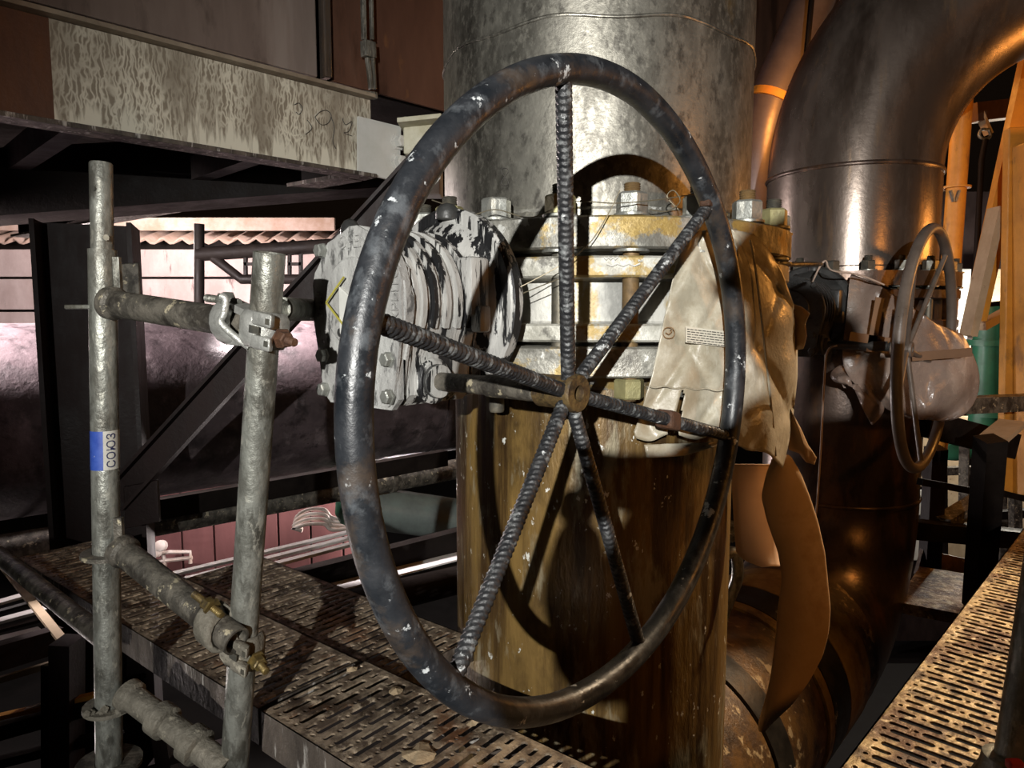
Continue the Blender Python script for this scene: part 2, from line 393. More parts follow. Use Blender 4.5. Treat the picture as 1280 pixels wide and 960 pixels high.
# ---------------------------------------------------------------- the setting
bm = bmesh.new(); box(bm, (2, 7, -4.05), (1, 0, 0), (0, 1, 0), Z, (40, 40, .1))
struct(obj('floor', bm, M['floor']), 'dark ground far below the platforms', 'floor')

# far boarded wall at left: each board its own piece
WY = 8.0
wl = struct(thing('wall_left', 'pale pinkish boarded wall with corrugated eaves behind the black pipe', 'wall', at(150, 400, WY)))
edges = [(312, 346), (349, 387), (390, 420), (423, 470), (473, 520)]
for (y0, y1) in edges:
    a, b = at(-140, y1, WY), at(430, y0, WY); bm = bmesh.new()
    box(bm, (a + b) / 2, (1, 0, 0), (0, 1, 0), Z, (b.x - a.x, .05, b.z - a.z), .006); obj('board', bm, M['wall_pink'], wl)
a, b = at(-140, 520, WY), at(430, 300, WY); bm = bmesh.new()
box(bm, (a + b) / 2 + V((0, .06, 0)), (1, 0, 0), (0, 1, 0), Z, (b.x - a.x, .04, b.z - a.z)); obj('backing', bm, M['dark_steel'], wl)
# corrugated eaves sheet
bm = bmesh.new(); p0 = at(-140, 303, WY); p1 = at(430, 303, WY); top = at(0, 283, WY).z; low = at(0, 302, WY).z; n = 150; rows = []
for k, (yy, zz) in enumerate(((-.35, low - .02), (.5, top + .08))):
    r = []
    for i in range(n):
        x = p0.x + (p1.x - p0.x) * i / (n - 1)
        r.append(bm.verts.new((x, WY + yy, zz + .03 * math.sin(x * 2 * PI / .2))))
    rows.append(r)
for i in range(n - 1): bm.faces.new((rows[0][i], rows[0][i + 1], rows[1][i + 1], rows[1][i]))
o = obj('eaves_sheet', bm, M['corr'], wl, 60); o.modifiers.new('s', 'SOLIDIFY').thickness = .02
bm = bmesh.new(); a, b = at(-140, 294, WY), at(430, 279, WY)
box(bm, (a + b) / 2 + V((0, -.42, 0)), (1, 0, 0), (0, 1, 0), Z, (b.x - a.x, .05, b.z - a.z)); obj('fascia', bm, M['corr'], wl)

# red sheet wall low down, pieces between ribs
wr = struct(thing('wall_back', 'dusty red sheet wall low behind the walkway', 'wall', at(330, 700, 6.6)))
x0, x1 = at(150, 700, 6.6).x, at(470, 700, 6.6).x
for i in range(8):
    bm = bmesh.new(); wd = (x1 - x0) / 8
    box(bm, (x0 + wd * (i + .5), 6.6, -1.4), (1, 0, 0), (0, 1, 0), Z, (wd - .02, .05, 1.3), .005); obj('sheet_panel', bm, M['wall_red'], wr)

# cladding of the overhead duct: panels along the beam direction
BE = V((.705, .709, 0)).normalized(); BM = V((BE.y, -BE.x, 0))     # along beam / facing the camera
B0 = V((-1.577, 2.19, 0))
dz0 = .75 + .965


def bpt(s, out, z): return B0 + BE * s + BM * out + V((0, 0, z))


dw = struct(thing('wall_duct', 'brown smoky sheet metal casing above the drip-stained beam', 'wall', bpt(1, -.16, dz0)))
SP = [(-2.2, 1.20, 'duct'), (1.27, 3.6, 'duct_red'), (3.66, 5.9, 'duct_red'), (5.96, 8.2, 'duct_red'), (8.26, 11.5, 'duct_red')]
for s0, s1, mm in SP:
    bm = bmesh.new(); box(bm, bpt((s0 + s1) / 2, -.16, dz0 + .06 + 1.5), BE, BM, Z, (s1 - s0, .02, 3.0), .006); obj('casing_panel', bm, M[mm], dw)
for s in (1.235, 3.63, 5.93, 8.23):
    bm = bmesh.new(); box(bm, bpt(s, -.14, dz0 + 1.56), BE, BM, Z, (.035, .05, 3.0), .006); obj('seam_strip', bm, M['elbow'], dw)
bm = bmesh.new(); box(bm, bpt(4.6, -.6, dz0 + 1.56), BE, BM, Z, (13.8, .8, 3.0)); obj('casing_core', bm, M['dark_steel'], dw)

# ---------------------------------------------------------------- main riser: upper pipe
zt, zb = zf(268), zf(310)            # top flange
z2t, z2b = zf(319), zf(346)          # valve upper flange
z3t, z3b = zf(405), zf(428)          # valve lower flange
z4t, z4b = zf(434), zf(473)          # bottom flange
RU, RL, RF = .3825, .359, .478


def upipe():
    t = thing('steel_pipe', 'grey mottled vertical steel pipe rising above the flange behind the large handwheel', 'pipe', PC + Z * zb)
    bm = bmesh.new(); lathe(bm, PC + Z * zb, Z, [(0, RU), (1.55, RU)], 64, False); lathe(bm, PC + Z * (zb + 1.55), Z, [(0, RU), (1.5, RU)], 64, False)
    obj('pipe_shell', bm, M['pipe_up'], t, 40)
    bm = bmesh.new(); lathe(bm, PC + Z * zb, Z, [(0, RU - .05), (0, RF - .006), (.004, RF), (zt - zb - .004, RF), (zt - zb, RF - .006), (zt - zb, RU - .01), (zt - zb + .03, RU + .002)], 72, False)
    obj('flange', bm, M['flange'], t, 30)
    bm = bmesh.new(); zw = at(742, 18, 1.47).z
    pts = [PC + V((math.cos(a) * RU, math.sin(a) * RU, zw + .006 * math.sin(a * 9))) for a in [2 * PI * i / 72 for i in range(72)]]
    poly(bm, pts, .004, 6, True); obj('weld_bead', bm, M['pipe_up'], t, 60)
    return t


up1 = upipe()
lp1 = thing('steel_pipe', 'ochre rust-streaked lower steel pipe below the flanged valve', 'pipe', PC + Z * -1.2)
bm = bmesh.new(); lathe(bm, PC + Z * -1.2, Z, [(0, RL), (z4b + 1.2, RL)], 64, False); obj('pipe_shell', bm, M['pipe_lo'], lp1, 40)
bm = bmesh.new(); h = z4t - z4b; lathe(bm, PC + Z * z4b, Z, [(-.035, RL + .002), (0, RL + .02), (0, RF - .006), (.004, RF), (h - .004, RF), (h, RF - .006), (h, RL - .05)], 72, False); obj('flange', bm, M['flange'], lp1, 30)

# ---------------------------------------------------------------- valve body with studs
nut_me = take_mesh(hexnut_mesh('nut', .031, .042, M['nut'])); nuty_me = take_mesh(hexnut_mesh('nut', .031, .040, M['nut_yel'])); nutd_me = take_mesh(hexnut_mesh('nut', .031, .042, M['stud']))
washer = bmesh.new(); lathe(washer, (0, 0, 0), Z, [(0, .036), (.005, .036)], 20); washer_me = take_mesh(obj('washer', washer, M['nut'], None, 30))
ztop_stud, zbot_stud = zt + .062, z4b - .05


def stud_mesh(mat_):
    bm = bmesh.new(); prof = [(0, .0145)]; L_ = ztop_stud - zbot_stud; t = 0
    prof += [(.004, .0165), (L_ - .07, .0165)]; t = L_ - .066
    while t < L_ - .004: prof += [(t, .0148), (t + .0022, .0168)]; t += .0044
    prof += [(L_, .0145)]; lathe(bm, (0, 0, 0), Z, prof, 14); return take_mesh(obj('stud_bolt', bm, mat_, None, 35))


stud_me = stud_mesh(M['stud']); studr_me = stud_mesh(M['stud_rust'])


def valve(loc, label):
    t = thing('butterfly_valve', label, 'valve', PC + Z * z3b)
    for nm, a, b in (('upper_flange', z2b, z2t), ('lower_flange', z3b, z3t)):
        bm = bmesh.new(); lathe(bm, PC + Z * a, Z, [(0, .36), (0, RF - .008), (.004, RF - .003), (b - a - .004, RF - .003), (b - a, RF - .008), (b - a, .36)], 72, False); obj(nm, bm, M['flange_white'], t, 30)
    bm = bmesh.new(); lathe(bm, PC + Z * (z3t - .005), Z, [(0, .418), (.01, .408), (z2b - z3t, .408), (z2b - z3t + .01, .418)], 64, False); obj('valve_ring', bm, M['valve_body'], t, 40)
    for nm, a, b in (('gasket', z2t, zb), ('gasket', z4t, z3b)):
        bm = bmesh.new(); lathe(bm, PC + Z * a, Z, [(0, .40), (b - a, .40)], 48); obj(nm, bm, M['stud'], t, 40)
    bm = bmesh.new(); lathe(bm, PC + Z * ZA - U * .40, -U, [(0, .075), (.07, .075), (.075, .12), (.10, .12), (.10, .05), (.13, .05)], 32); obj('stem_neck', bm, M['gear_dark'], t, 30)
    for k in range(20):
        ph = math.radians(3 + 18 * k); x, y = PC.x + .447 * math.sin(ph), PC.y - .447 * math.cos(ph)
        kk = k if k < 10 else k - 20
        stub = kk in (-2, )
        st = inst('stud_bolt', studr_me if kk in (0, 2) else stud_me, t, (x, y, zbot_stud - (.03 if stub else random.uniform(-.006, .006))), k)
        me = nuty_me if kk in (-3, -1, 3) else nut_me
        for nm, m_, zz in (('nut', me, zt + .004), ('nut', nut_me if kk % 2 else nuty_me, z4b - .043), ('washer', washer_me, zt), ('washer', washer_me, zb - .0055), ):
            c = bpy.data.objects.new(nm, m_); COL.objects.link(c); c.parent = st; c.location = (0, 0, zz - st.location.z - t.location.z); c.rotation_euler = (0, 0, random.random())
    return t


v1 = valve(PC, 'lime-whitened flanged butterfly valve ringed by stud bolts, behind the large handwheel')


# ---------------------------------------------------------------- gearbox
def text_bm(bm, s, origin, xdir, ydir, size, depth=.0015, align='CENTER'):
    cu = bpy.data.curves.new('t', 'FONT'); cu.body = s; cu.size = size; cu.extrude = depth; cu.align_x = align; cu.align_y = 'CENTER'; cu.resolution_u = 2
    o = bpy.data.objects.new('t', cu); COL.objects.link(o); dg = bpy.context.evaluated_depsgraph_get(); me = bpy.data.meshes.new_from_object(o.evaluated_get(dg))
    x, y = V(xdir).normalized(), V(ydir).normalized(); z = x.cross(y)
    base = len(bm.verts); vs = [bm.verts.new(V(origin) + x * v.co.x + y * v.co.y + z * v.co.z) for v in me.vertices]
    for p in me.polygons:
        try: bm.faces.new([vs[i] for i in p.vertices])
        except ValueError: pass
    bpy.data.objects.remove(o); bpy.data.curves.remove(cu); bpy.data.meshes.remove(me)
    return bm


def gearbox(label, body, face):
    A = PC + Z * ZA
    def gp(s, k, z): return A - U * s + NV * k + Z * z
    t = thing('valve_gearbox', label, 'gearbox', gp(.64, 0, -.20))
    def prof(r, wd, zb_):
        p = [(r * math.cos(math.radians(a)), r * math.sin(math.radians(a))) for a in range(-15, 196, 10)]
        return p + [(-wd, -.10), (-wd, zb_ + .02), (-wd + .02, zb_), (wd - .02, zb_), (wd, zb_ + .02), (wd, -.10)]
    def slab(nm, s0, s1, r, wd, zb_, m_):
        bm = bmesh.new(); pr = prof(r, wd, zb_)
        r0 = [bm.verts.new(gp(s0, k, z)) for k, z in pr]; r1 = [bm.verts.new(gp(s1, k, z)) for k, z in pr]; bridge(bm, r0, r1)
        f1 = bm.faces.new(r0); f2 = bm.faces.new(r1)
        bmesh.ops.bevel(bm, geom=list(f1.edges) + list(f2.edges), offset=.006, segments=2, affect='EDGES'); return obj(nm, bm, m_, t, 35)
    hs = slab('housing', .56, .725, .128, .108, -.185, body)
    cv = slab('cover_plate', .728, .752, .137, .112, -.19, face)
    for s0, s1, r in ((.585, .597, .139), (.612, .624, .138), (.640, .652, .137), (.668, .680, .136), (.696, .706, .135)):
        bm = bmesh.new(); a0 = []
        for s_ in (s0, s1):
            a0.append([bm.verts.new(gp(s_, r * math.cos(math.radians(a)), r * math.sin(math.radians(a)))) for a in range(-20, 201, 10)])
            a0.append([bm.verts.new(gp(s_, (r - .015) * math.cos(math.radians(a)), (r - .015) * math.sin(math.radians(a)))) for a in range(-20, 201, 10)])
        o0, i0, o1, i1 = a0
        for i in range(len(o0) - 1):
            bm.faces.new((o0[i], o0[i + 1], o1[i + 1], o1[i])); bm.faces.new((o0[i], o0[i + 1], i0[i + 1], i0[i])); bm.faces.new((o1[i], o1[i + 1], i1[i + 1], i1[i]))
        obj('rib', bm, body, hs, 35)
    bm = bmesh.new(); lathe(bm, gp(.5, 0, 0), -U, [(0, .14), (0, .185), (.006, .192), (.028, .192), (.034, .185), (.034, .165), (.05, .15), (.065, .13)], 56); obj('mounting_disc', bm, body, t, 30)
    # stop boss block on the side
    bm = bmesh.new(); box(bm, gp(.575, .125, .03), U, NV, Z, (.05, .045, .11), .008); box(bm, gp(.575, .14, -.03), U, NV, Z, (.03, .04, .05), .006); obj('stop_boss', bm, body, t, 30)
    # worm boss
    bm = bmesh.new(); lathe(bm, gp(.665, -.12, -.142), NV, [(0, .03), (.0, .042), (.235, .042), (.24, .036), (.24, .03), (.252, .03), (.252, .022)], 28); wb = obj('worm_boss', bm, body, t, 30)
    bm = bmesh.new(); lathe(bm, gp(.665, .118, -.142), NV, [(0, .031), (.008, .031), (.012, .026)], 24); obj('seal_ring', bm, M['gear_dark'], wb, 30)
    hubz = .75 - .1165
    bm = bmesh.new(); p = gp(.665, .10, -.142)
    lathe(bm, p, (PC - U * .665 + NV * .41 + Z * hubz) - p, [(0, .0165), (.15, .0165), (.152, .0195), (.255, .0195), (.257, .0165), (.30, .0165)], 20); obj('input_shaft', bm, M['galv_dirty'], t, 30)
    # dome plugs
    for s_, k, z_, r in ((.745, -.035, .132, .018), (.55, .02, .178, .024), (.62, -.03, .132, .017)):
        bm = bmesh.new(); lathe(bm, gp(s_ - .012, k, z_ - .01), Z, [(0, r), (.012, r), (.02, r * .9), (.028, r * .6), (.032, .002)], 18); obj('dome_plug', bm, M['gear_dark'], t, 60)
    # cover bolts
    for k, z_ in ((-.098, .098), (.098, .098), (-.10, -.10), (.098, -.10), (-.10, -.165), (.098, -.165), (0, -.165), (-.137 * .99 * .0 - .118, 0)):
        if k == -.118: continue
        bm = bmesh.new(); lathe(bm, gp(.752, k * .98, z_), -U, [(0, .015), (.004, .015), (.004, .0125), (.013, .0125), (.015, .010)], 6); obj('cover_bolt', bm, M['nut'], cv)
    # pointer dial
    bm = bmesh.new(); lathe(bm, gp(.752, 0, 0), -U, [(0, .082), (.006, .082), (.009, .078)], 40); dial = obj('dial', bm, face, t, 30)
    bm = bmesh.new(); lathe(bm, gp(.761, 0, -.015), -U, [(0, .05), (.006, .05), (.008, .047)], 3, ph=math.radians(180)); obj('pointer', bm, M['plate'], dial)
    bm = bmesh.new()
    q = [gp(.7705, -.062, .0), gp(.7705, -.005, .045)]; bar(bm, q[0], q[1], .0025, .003, -U)
    q2 = [gp(.7705, -.062, .0), gp(.7705, -.005, -.045)]; bar(bm, q2[0], q2[1], .0025, .003, -U); obj('pointer_mark', bm, M['yellow'], dial)
    bm = bmesh.new(); lathe(bm, gp(.761, -.03, -.055), -U, [(0, .008), (.004, .008)], 12); obj('dial_screw', bm, M['gear_dark'], dial)
    bm = bmesh.new(); text_bm(bm, 'OPEN', gp(.7535, -.0, .108), NV, Z, .034, .002); obj('lettering', bm, face, cv)
    bm = bmesh.new(); text_bm(bm, 'ЗАКРЫТО', gp(.7535, .117, -.005), Z, -NV, .026, .002); obj('lettering', bm, face, cv)
    bm = bmesh.new(); text_bm(bm, 'SHUT', gp(.7535, -.108, .0), Z, -NV, .022, .002); obj('lettering', bm, face, cv)
    return t


gb1 = gearbox('lime-splashed round gearbox with white drips and a pointer dial, left of the main valve', M['gear_drip'], M['gear'])

# ---------------------------------------------------------------- handwheels
WC = V((.1385, 1.029, .75 - .1173)); WN = V((.7513, -.6598, -.0104)).normalized(); WU = V((.6598, .7513, 0)).normalized(); WV = WN.cross(WU).normalized()
WR, WD, PH = .448, .0775, .2623


def handwheel(label, rim_m, spoke_m, ribbed, n, off, ph):
    hubc = WC + off - WN * WD
    t = thing('handwheel', label, 'handwheel', hubc, 'valve handwheels')
    bm = bmesh.new(); pts = [WC + off + (WU * math.cos(a) + WV * math.sin(a)) * (WR + .0016 * math.sin(a * 5)) for a in [2 * PI * i / 128 for i in range(128)]]
    poly(bm, pts, .0195, 18, True); obj('rim', bm, rim_m, t, 60)
    for k in range(n):
        a = ph + PI / 2 - k * 2 * PI / n
        e = WC + off + (WU * math.cos(a) + WV * math.sin(a)) * (WR - .006)
        s = hubc + (e - hubc).normalized() * .022 + WN * .008
        nn = 200 if ribbed else 2; bm = bmesh.new()
        poly(bm, [s.lerp(e, i / (nn - 1)) for i in range(nn)], .011, 10, rfun=(lambda i: .0108 + (.0009 if i % 4 in (1, 2) else -.0003)) if ribbed else (lambda i: .0095))
        o = obj('spoke', bm, spoke_m, t, 60)
        if ribbed:   # twist the ribs of the bar so they run slantwise
            me = o.data; ax = (e - s).normalized(); s_l = s - t.location; fa, fb, _ = frame(ax)
            for v in me.vertices:
                r = v.co - s_l; v.co += ax * (.0055 * math.sin(math.atan2(r.dot(fa), r.dot(fb))))
    bm = bmesh.new(); lathe(bm, hubc - WN * .045, WN, [(0, .0165), (0, .026), (.064, .026), (.064, .030), (.070, .030), (.074, .028), (.074, .0125), (.02, .0125)], 28, False); obj('hub', bm, M['hub'] if ribbed else rim_m, t, 35)
    bm = bmesh.new(); lathe(bm, hubc - WN * .03, WN, [(0, .0125), (.012, .0125)], 16); obj('spindle_end', bm, M['ink'], t)  # black stands in for the shade down the hub bore
    return t


hw1 = handwheel('large black scuffed handwheel with six ribbed spokes in front of the main pipe', M['wheel'], M['spoke'], True, 6, V((0, 0, 0)), PH)
hw2 = handwheel('smaller-looking brown-grey handwheel with smooth spokes at the far valve', M['wheel_brown'], M['wheel_brown'], False, 5, TV + Z * -.01, -.55)
# shaft stub welded on the right hand spoke
a = PH + PI / 2 - 2 * PI / 3; e = WC + (WU * math.cos(a) + WV * math.sin(a)) * (WR - .006); hubc = WC - WN * WD; pm = hubc.lerp(e, .58)
bm = bmesh.new(); box(bm, pm, (e - hubc), WN, Z, (.03, .036, .034), .006); obj('spoke_lump', bm, M['rust_bolt'], hw1)
a = PH + PI / 2 - PI / 3; e = WC + (WU * math.cos(a) + WV * math.sin(a)) * (WR - .006)
bm = bmesh.new(); box(bm, e + WN * .002, WU, WN, Z, (.05, .02, .012), .004); obj('weld_tab', bm, M['rust_bolt'], hw1)

# ---------------------------------------------------------------- second riser
PC2 = PC + TV
t = thing('steel_pipe', 'tall smoky stainless elbow pipe curving to the right above the far valve', 'pipe', PC2 + Z * zb)
BD = V((.96, -.28, 0)).normalized(); zE = at(1071, 207, PC2.y - .3).z; RB = .93
bm = bmesh.new(); lathe(bm, PC2 + Z * zb, Z, [(0, RU), (zE - zb, RU)], 56, False); obj('pipe_shell', bm, M['elbow'], t, 40)
bm = bmesh.new(); pts = [PC2 + Z * zE + BD * (RB * (1 - math.cos(a))) + Z * (RB * math.sin(a)) for a in [PI / 2 * i / 36 for i in range(37)]] + [PC2 + Z * (zE + RB) + BD * (RB + 2.0)]
poly(bm, pts, RU, 56, caps=False); obj('elbow_bend', bm, M['elbow'], t, 40)
bm = bmesh.new(); poly(bm, [PC2 + V((math.cos(a) * RU, math.sin(a) * RU, zE)) for a in [2 * PI * i / 64 for i in range(64)]], .011, 6, True); obj('weld_bead', bm, M['elbow_lo'], t, 60)
bm = bmesh.new(); lathe(bm, PC2 + Z * zb, Z, [(0, RU - .05), (0, RF), (zt - zb, RF), (zt - zb, RU - .01), (zt - zb + .03, RU + .002)], 64, False); obj('flange', bm, M['elbow_lo'], t, 30)

t = thing('steel_pipe', 'dark rust-stained lower pipe and bend under the far valve', 'pipe', PC2 + Z * -1.2)
zS, RB2 = -.12, .58; zH = zS - RB2
bm = bmesh.new(); lathe(bm, PC2 + Z * zS, Z, [(0, RL), (z4b - zS, RL)], 56, False); obj('pipe_shell', bm, M['elbow_lo'], t, 40)
bm = bmesh.new(); poly(bm, [PC2 + Z * zS - U * (RB2 * (1 - math.cos(a))) - Z * (RB2 * math.sin(a)) for a in [PI / 2 * i / 28 for i in range(29)]], RL + .001, 56, caps=False); obj('elbow_bend', bm, M['elbow_lo'], t, 40)
bm = bmesh.new(); poly(bm, [PC2 + V((math.cos(a) * RL, math.sin(a) * RL, zS)) for a in [2 * PI * i / 64 for i in range(64)]], .010, 6, True); obj('weld_bead', bm, M['elbow_lo'], t, 60)
h = z4t - z4b; bm = bmesh.new(); lathe(bm, PC2 + Z * z4b, Z, [(0, RL - .01), (0, RF), (h, RF), (h, RL - .05)], 64, False); obj('flange', bm, M['elbow_lo'], t, 30)
# header with painted bands running back to the first riser
t = thing('header_pipe', 'brown low horizontal pipe with yellow and black bands at the bottom', 'pipe', PC2 - U * RB2 + Z * zH)
H0 = PC2 - U * RB2 + Z * zH; segs = [(0, .16, 'pipe_brn'), (.16, .42, 'band_y'), (.42, .60, 'band_k'), (.60, .66, 'band_y'), (.66, .98, 'pipe_brn'), (.98, 1.10, 'band_k'), (1.10, 1.62, 'pipe_brn')]
for a, b, m_ in segs:
    bm = bmesh.new(); rr = RL + (.012 if m_ != 'pipe_brn' else .004); lathe(bm, H0 - U * a, -U, [(0, RL - .01), (.004, rr), (b - a - .004, rr), (b - a, RL - .01)], 56, False); obj('pipe_band' if m_ != 'pipe_brn' else 'pipe_section', bm, M[m_], t, 30)

# second valve and gearbox: dark copies with their own materials


def recolour(root, fn):
    for ch in root.children:
        if ch.type == 'MESH':
            nm = fn(ch)
            if nm:
                ch.data = ch.data.copy(); ch.data.materials[0] = nm
        recolour(ch, fn)


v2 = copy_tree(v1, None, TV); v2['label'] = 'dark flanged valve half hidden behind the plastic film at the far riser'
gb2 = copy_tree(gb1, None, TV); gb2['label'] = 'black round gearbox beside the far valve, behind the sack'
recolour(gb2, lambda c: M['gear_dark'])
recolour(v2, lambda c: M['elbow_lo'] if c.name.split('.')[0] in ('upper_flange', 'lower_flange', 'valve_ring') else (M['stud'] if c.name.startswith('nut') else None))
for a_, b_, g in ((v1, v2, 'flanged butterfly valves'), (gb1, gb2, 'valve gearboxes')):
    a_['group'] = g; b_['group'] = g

# ---------------------------------------------------------------- sack over the valve at right


def cylhit(px, py, r, c=PC):
    d = at(px, py, 1.0) - V((0, 0, CZ)); ox, oy = -c.x, -c.y
    A = d.x ** 2 + d.y ** 2; B = ox * d.x + oy * d.y; C_ = ox * ox + oy * oy - r * r; disc = B * B - A * C_
    t = (-B - math.sqrt(max(disc, 0))) / A
    return V((0, 0, CZ)) + d * t


def wob(x, y, s=1.):
    return s * (math.sin(x * 7.1 + y * 3.3) * .5 + math.sin(x * 13.7 - y * 9.1 + 1.3) * .3 + math.sin(x * 3.1 + y * 17.0 + .4) * .25)


def interp(tab, y):
    for (y0, a0), (y1, a1) in zip(tab, tab[1:]):
        if y0 <= y <= y1: return a0 + (a1 - a0) * (y - y0) / (y1 - y0)
    return tab[-1][1] if y > tab[-1][0] else tab[0][1]


def wrapped(name, m_, parent, left, right, y0f, y1f, nu, nv, r0, r1, amp, cut=None, thick=.0012):
    """sheet that hangs round the flange pack: left/right outline by row, radius grows downwards"""
    bm = bmesh.new(); rows = []
    for j in range(nv + 1):
        row = []
        for i in range(nu + 1):
            u = i / nu; y0, y1 = y0f(u), y1f(u); y = y0 + (y1 - y0) * j / nv
            l, r_ = interp(left, y), interp(right, y); x = l + (r_ - l) * u
            rad = r0 + (r1 - r0) * j / nv + amp * wob(u * 1.6, j / nv * 1.5)
            rad += .6 * amp * math.sin(u * 19 + j / nv * 4) * (j / nv) - 1.1 * amp * max(0, 1 - abs(((u * 2.3 + j / nv * 1.7) % 1) - .5) * 7) - .9 * amp * max(0, 1 - abs(((u * 1.9 - j / nv * 2.1 + .3) % 1) - .5) * 9)
            row.append(bm.verts.new(cylhit(x, y, rad)))
        rows.append(row)
    for j in range(nv):
        for i in range(nu):
            if cut and cut(i / nu, j / nv): continue
            bm.faces.new((rows[j][i], rows[j][i + 1], rows[j + 1][i + 1], rows[j + 1][i]))
    o = obj(name, bm, m_, parent, 80); sd = o.modifiers.new('s', 'SOLIDIFY'); sd.thickness = thick; return o


RS = .492
sk = thing('plastic_sack', 'torn buff plastic sack with a printed label hung over the flange behind the large wheel', 'sack', cylhit(900, 590, RS + .01))
LT = [(288, 862), (330, 845), (400, 830), (470, 815), (520, 800), (540, 792), (560, 800), (575, 806), (600, 810)]
RT = [(288, 938), (310, 960), (340, 978), (380, 992), (420, 997), (470, 997), (510, 993), (560, 985), (600, 975)]


def sbot(u): return 548 + 4 * math.sin(u * 20) + (40 * max(0, (u - .55)) / .45 if u > .55 else 0) - 6 * u


def gash(u, v): return (abs(u - (.24 + .05 * (v - .9))) < .035 * max(0, (v - .72) / .28) and v > .78)


sb = wrapped('sack_sheet', M['sack'], sk, LT, RT, lambda u: 292 - 6 * math.sin(PI * u), sbot, 70, 60, RS - .006, RS + .008, .0065, gash)
# folded hem below the gash
wrapped('sack_hem', M['sack'], sk, [(540, 802), (590, 812)], [(540, 905), (590, 900)], lambda u: 556 - 4 * u, lambda u: 572 + 6 * math.sin(u * 3) - 18 * u, 24, 6, RS + .004, RS + .010, .002)
# stitched seam roll
bm = bmesh.new(); poly(bm, [cylhit(812 + 98 * i / 24, 483 + 5 * i / 24 + 1.2 * math.sin(i), RS + .011) for i in range(25)], .002, 6); obj('seam_roll', bm, M['sack'], sk, 60)
bm = bmesh.new(); poly(bm, [cylhit(938 + 32 * (i / 20) ** .8, 300 + 270 * i / 20, RS + .010 + .002 * math.sin(i)) for i in range(21)], .0025, 6); obj('seam_roll', bm, M['sack'], sk, 60)
# printed label and emblem
bm = bmesh.new(); g = [[bm.verts.new(cylhit(857 + 52 * i / 6, 408 + 20 * j / 2 + 6 * i / 6, RS + .0125)) for i in range(7)] for j in range(3)]
for j in range(2):
    for i in range(6): bm.faces.new((g[j][i], g[j][i + 1], g[j + 1][i + 1], g[j + 1][i]))
lb = obj('printed_label', bm, M['label'], sk); lb.modifiers.new('s', 'SOLIDIFY').thickness = .0006
bm = bmesh.new(); rnd = random.Random(3)
for j in range(6):
    x = 859
    while x < 906:
        wd = rnd.uniform(2, 6); x2 = min(x + wd, 906); yy = 410.5 + j * 3.1
        q = [cylhit(X, Y_ + 6 * (X - 857) / 52, RS + .0138) for X, Y_ in ((x, yy), (x2, yy), (x2, yy + 1.1), (x, yy + 1.1))]
        bm.faces.new([bm.verts.new(p) for p in q]); x = x2 + 1.0
o = obj('label_print', bm, M['ink'], lb)
bm = bmesh.new(); poly(bm, [cylhit(836 + 8 * math.cos(a) * (1 if abs(math.cos(a)) < .8 else .92), 416 + 7 * math.sin(a), RS + .0135) for a in [2 * PI * i / 20 for i in range(20)]], .0009, 5, True)
poly(bm, [cylhit(x, y, RS + .0135) for x, y in ((832, 416), (836, 418), (840, 414), (838, 412))], .0012, 5); obj('emblem_print', bm, M['ink_brown'], lb)
# torn flaps at the right edge of the sack


def flap(name, pts, Y, m_, parent, bulge=.02, thick=.0012):
    """tattered sheet from an outline with depth per corner, triangulated round its centre"""
    P = [at(x, y, Y + dy) for x, y, dy in pts]; c = sum(P, V((0, 0, 0))) / len(P) + V((0, -bulge, 0)); bm = bmesh.new()
    vs = [bm.verts.new(p) for p in P]; cv = bm.verts.new(c)
    for i in range(len(vs)): bm.faces.new((vs[i], vs[(i + 1) % len(vs)], cv))
    bmesh.ops.subdivide_edges(bm, edges=bm.edges, cuts=2, use_grid_fill=True)
    for v in bm.verts: v.co.y += .006 * wob(v.co.x * 9, v.co.z * 9)
    o = obj(name, bm, m_, parent, 80); o.modifiers.new('s', 'SOLIDIFY').thickness = thick; return o


flap('torn_flap', [(988, 378, 0), (1003, 384, -.02), (1012, 392, -.03), (1007, 405, -.04), (1010, 420, -.04), (1004, 436, -.02), (992, 438, 0), (986, 410, 0)], 1.66, M['sack_dark'], sk)
flap('torn_flap', [(984, 500, 0), (992, 518, -.02), (1004, 542, -.03), (1010, 556, -.03), (1021, 572, -.02), (1018, 581, -.02), (1008, 578, -.03), (998, 566, -.02), (986, 562, 0), (980, 530, 0)], 1.64, M['sack_dark'], sk)


def strip(name, label, cl, Y, m_, depthc=.015, ncol=6):
    """hanging strip from left and right outline rows"""
    bm = bmesh.new(); rows = []
    n = 40
    for j in range(n + 1):
        y = cl[0][0] + (cl[-1][0] - cl[0][0]) * j / n
        l = interp([(a, b) for a, b, c in cl], y); r = interp([(a, c) for a, b, c in cl], y)
        row = []
        for i in range(ncol + 1):
            u = i / ncol; row.append(bm.verts.new(at(l + (r - l) * u, y, Y - depthc * math.sin(PI * u) + .02 * math.sin(j / n * 3))))
        rows.append(row)
    for j in range(n):
        for i in range(ncol): bm.faces.new((rows[j][i], rows[j][i + 1], rows[j + 1][i + 1], rows[j + 1][i]))
    return bm


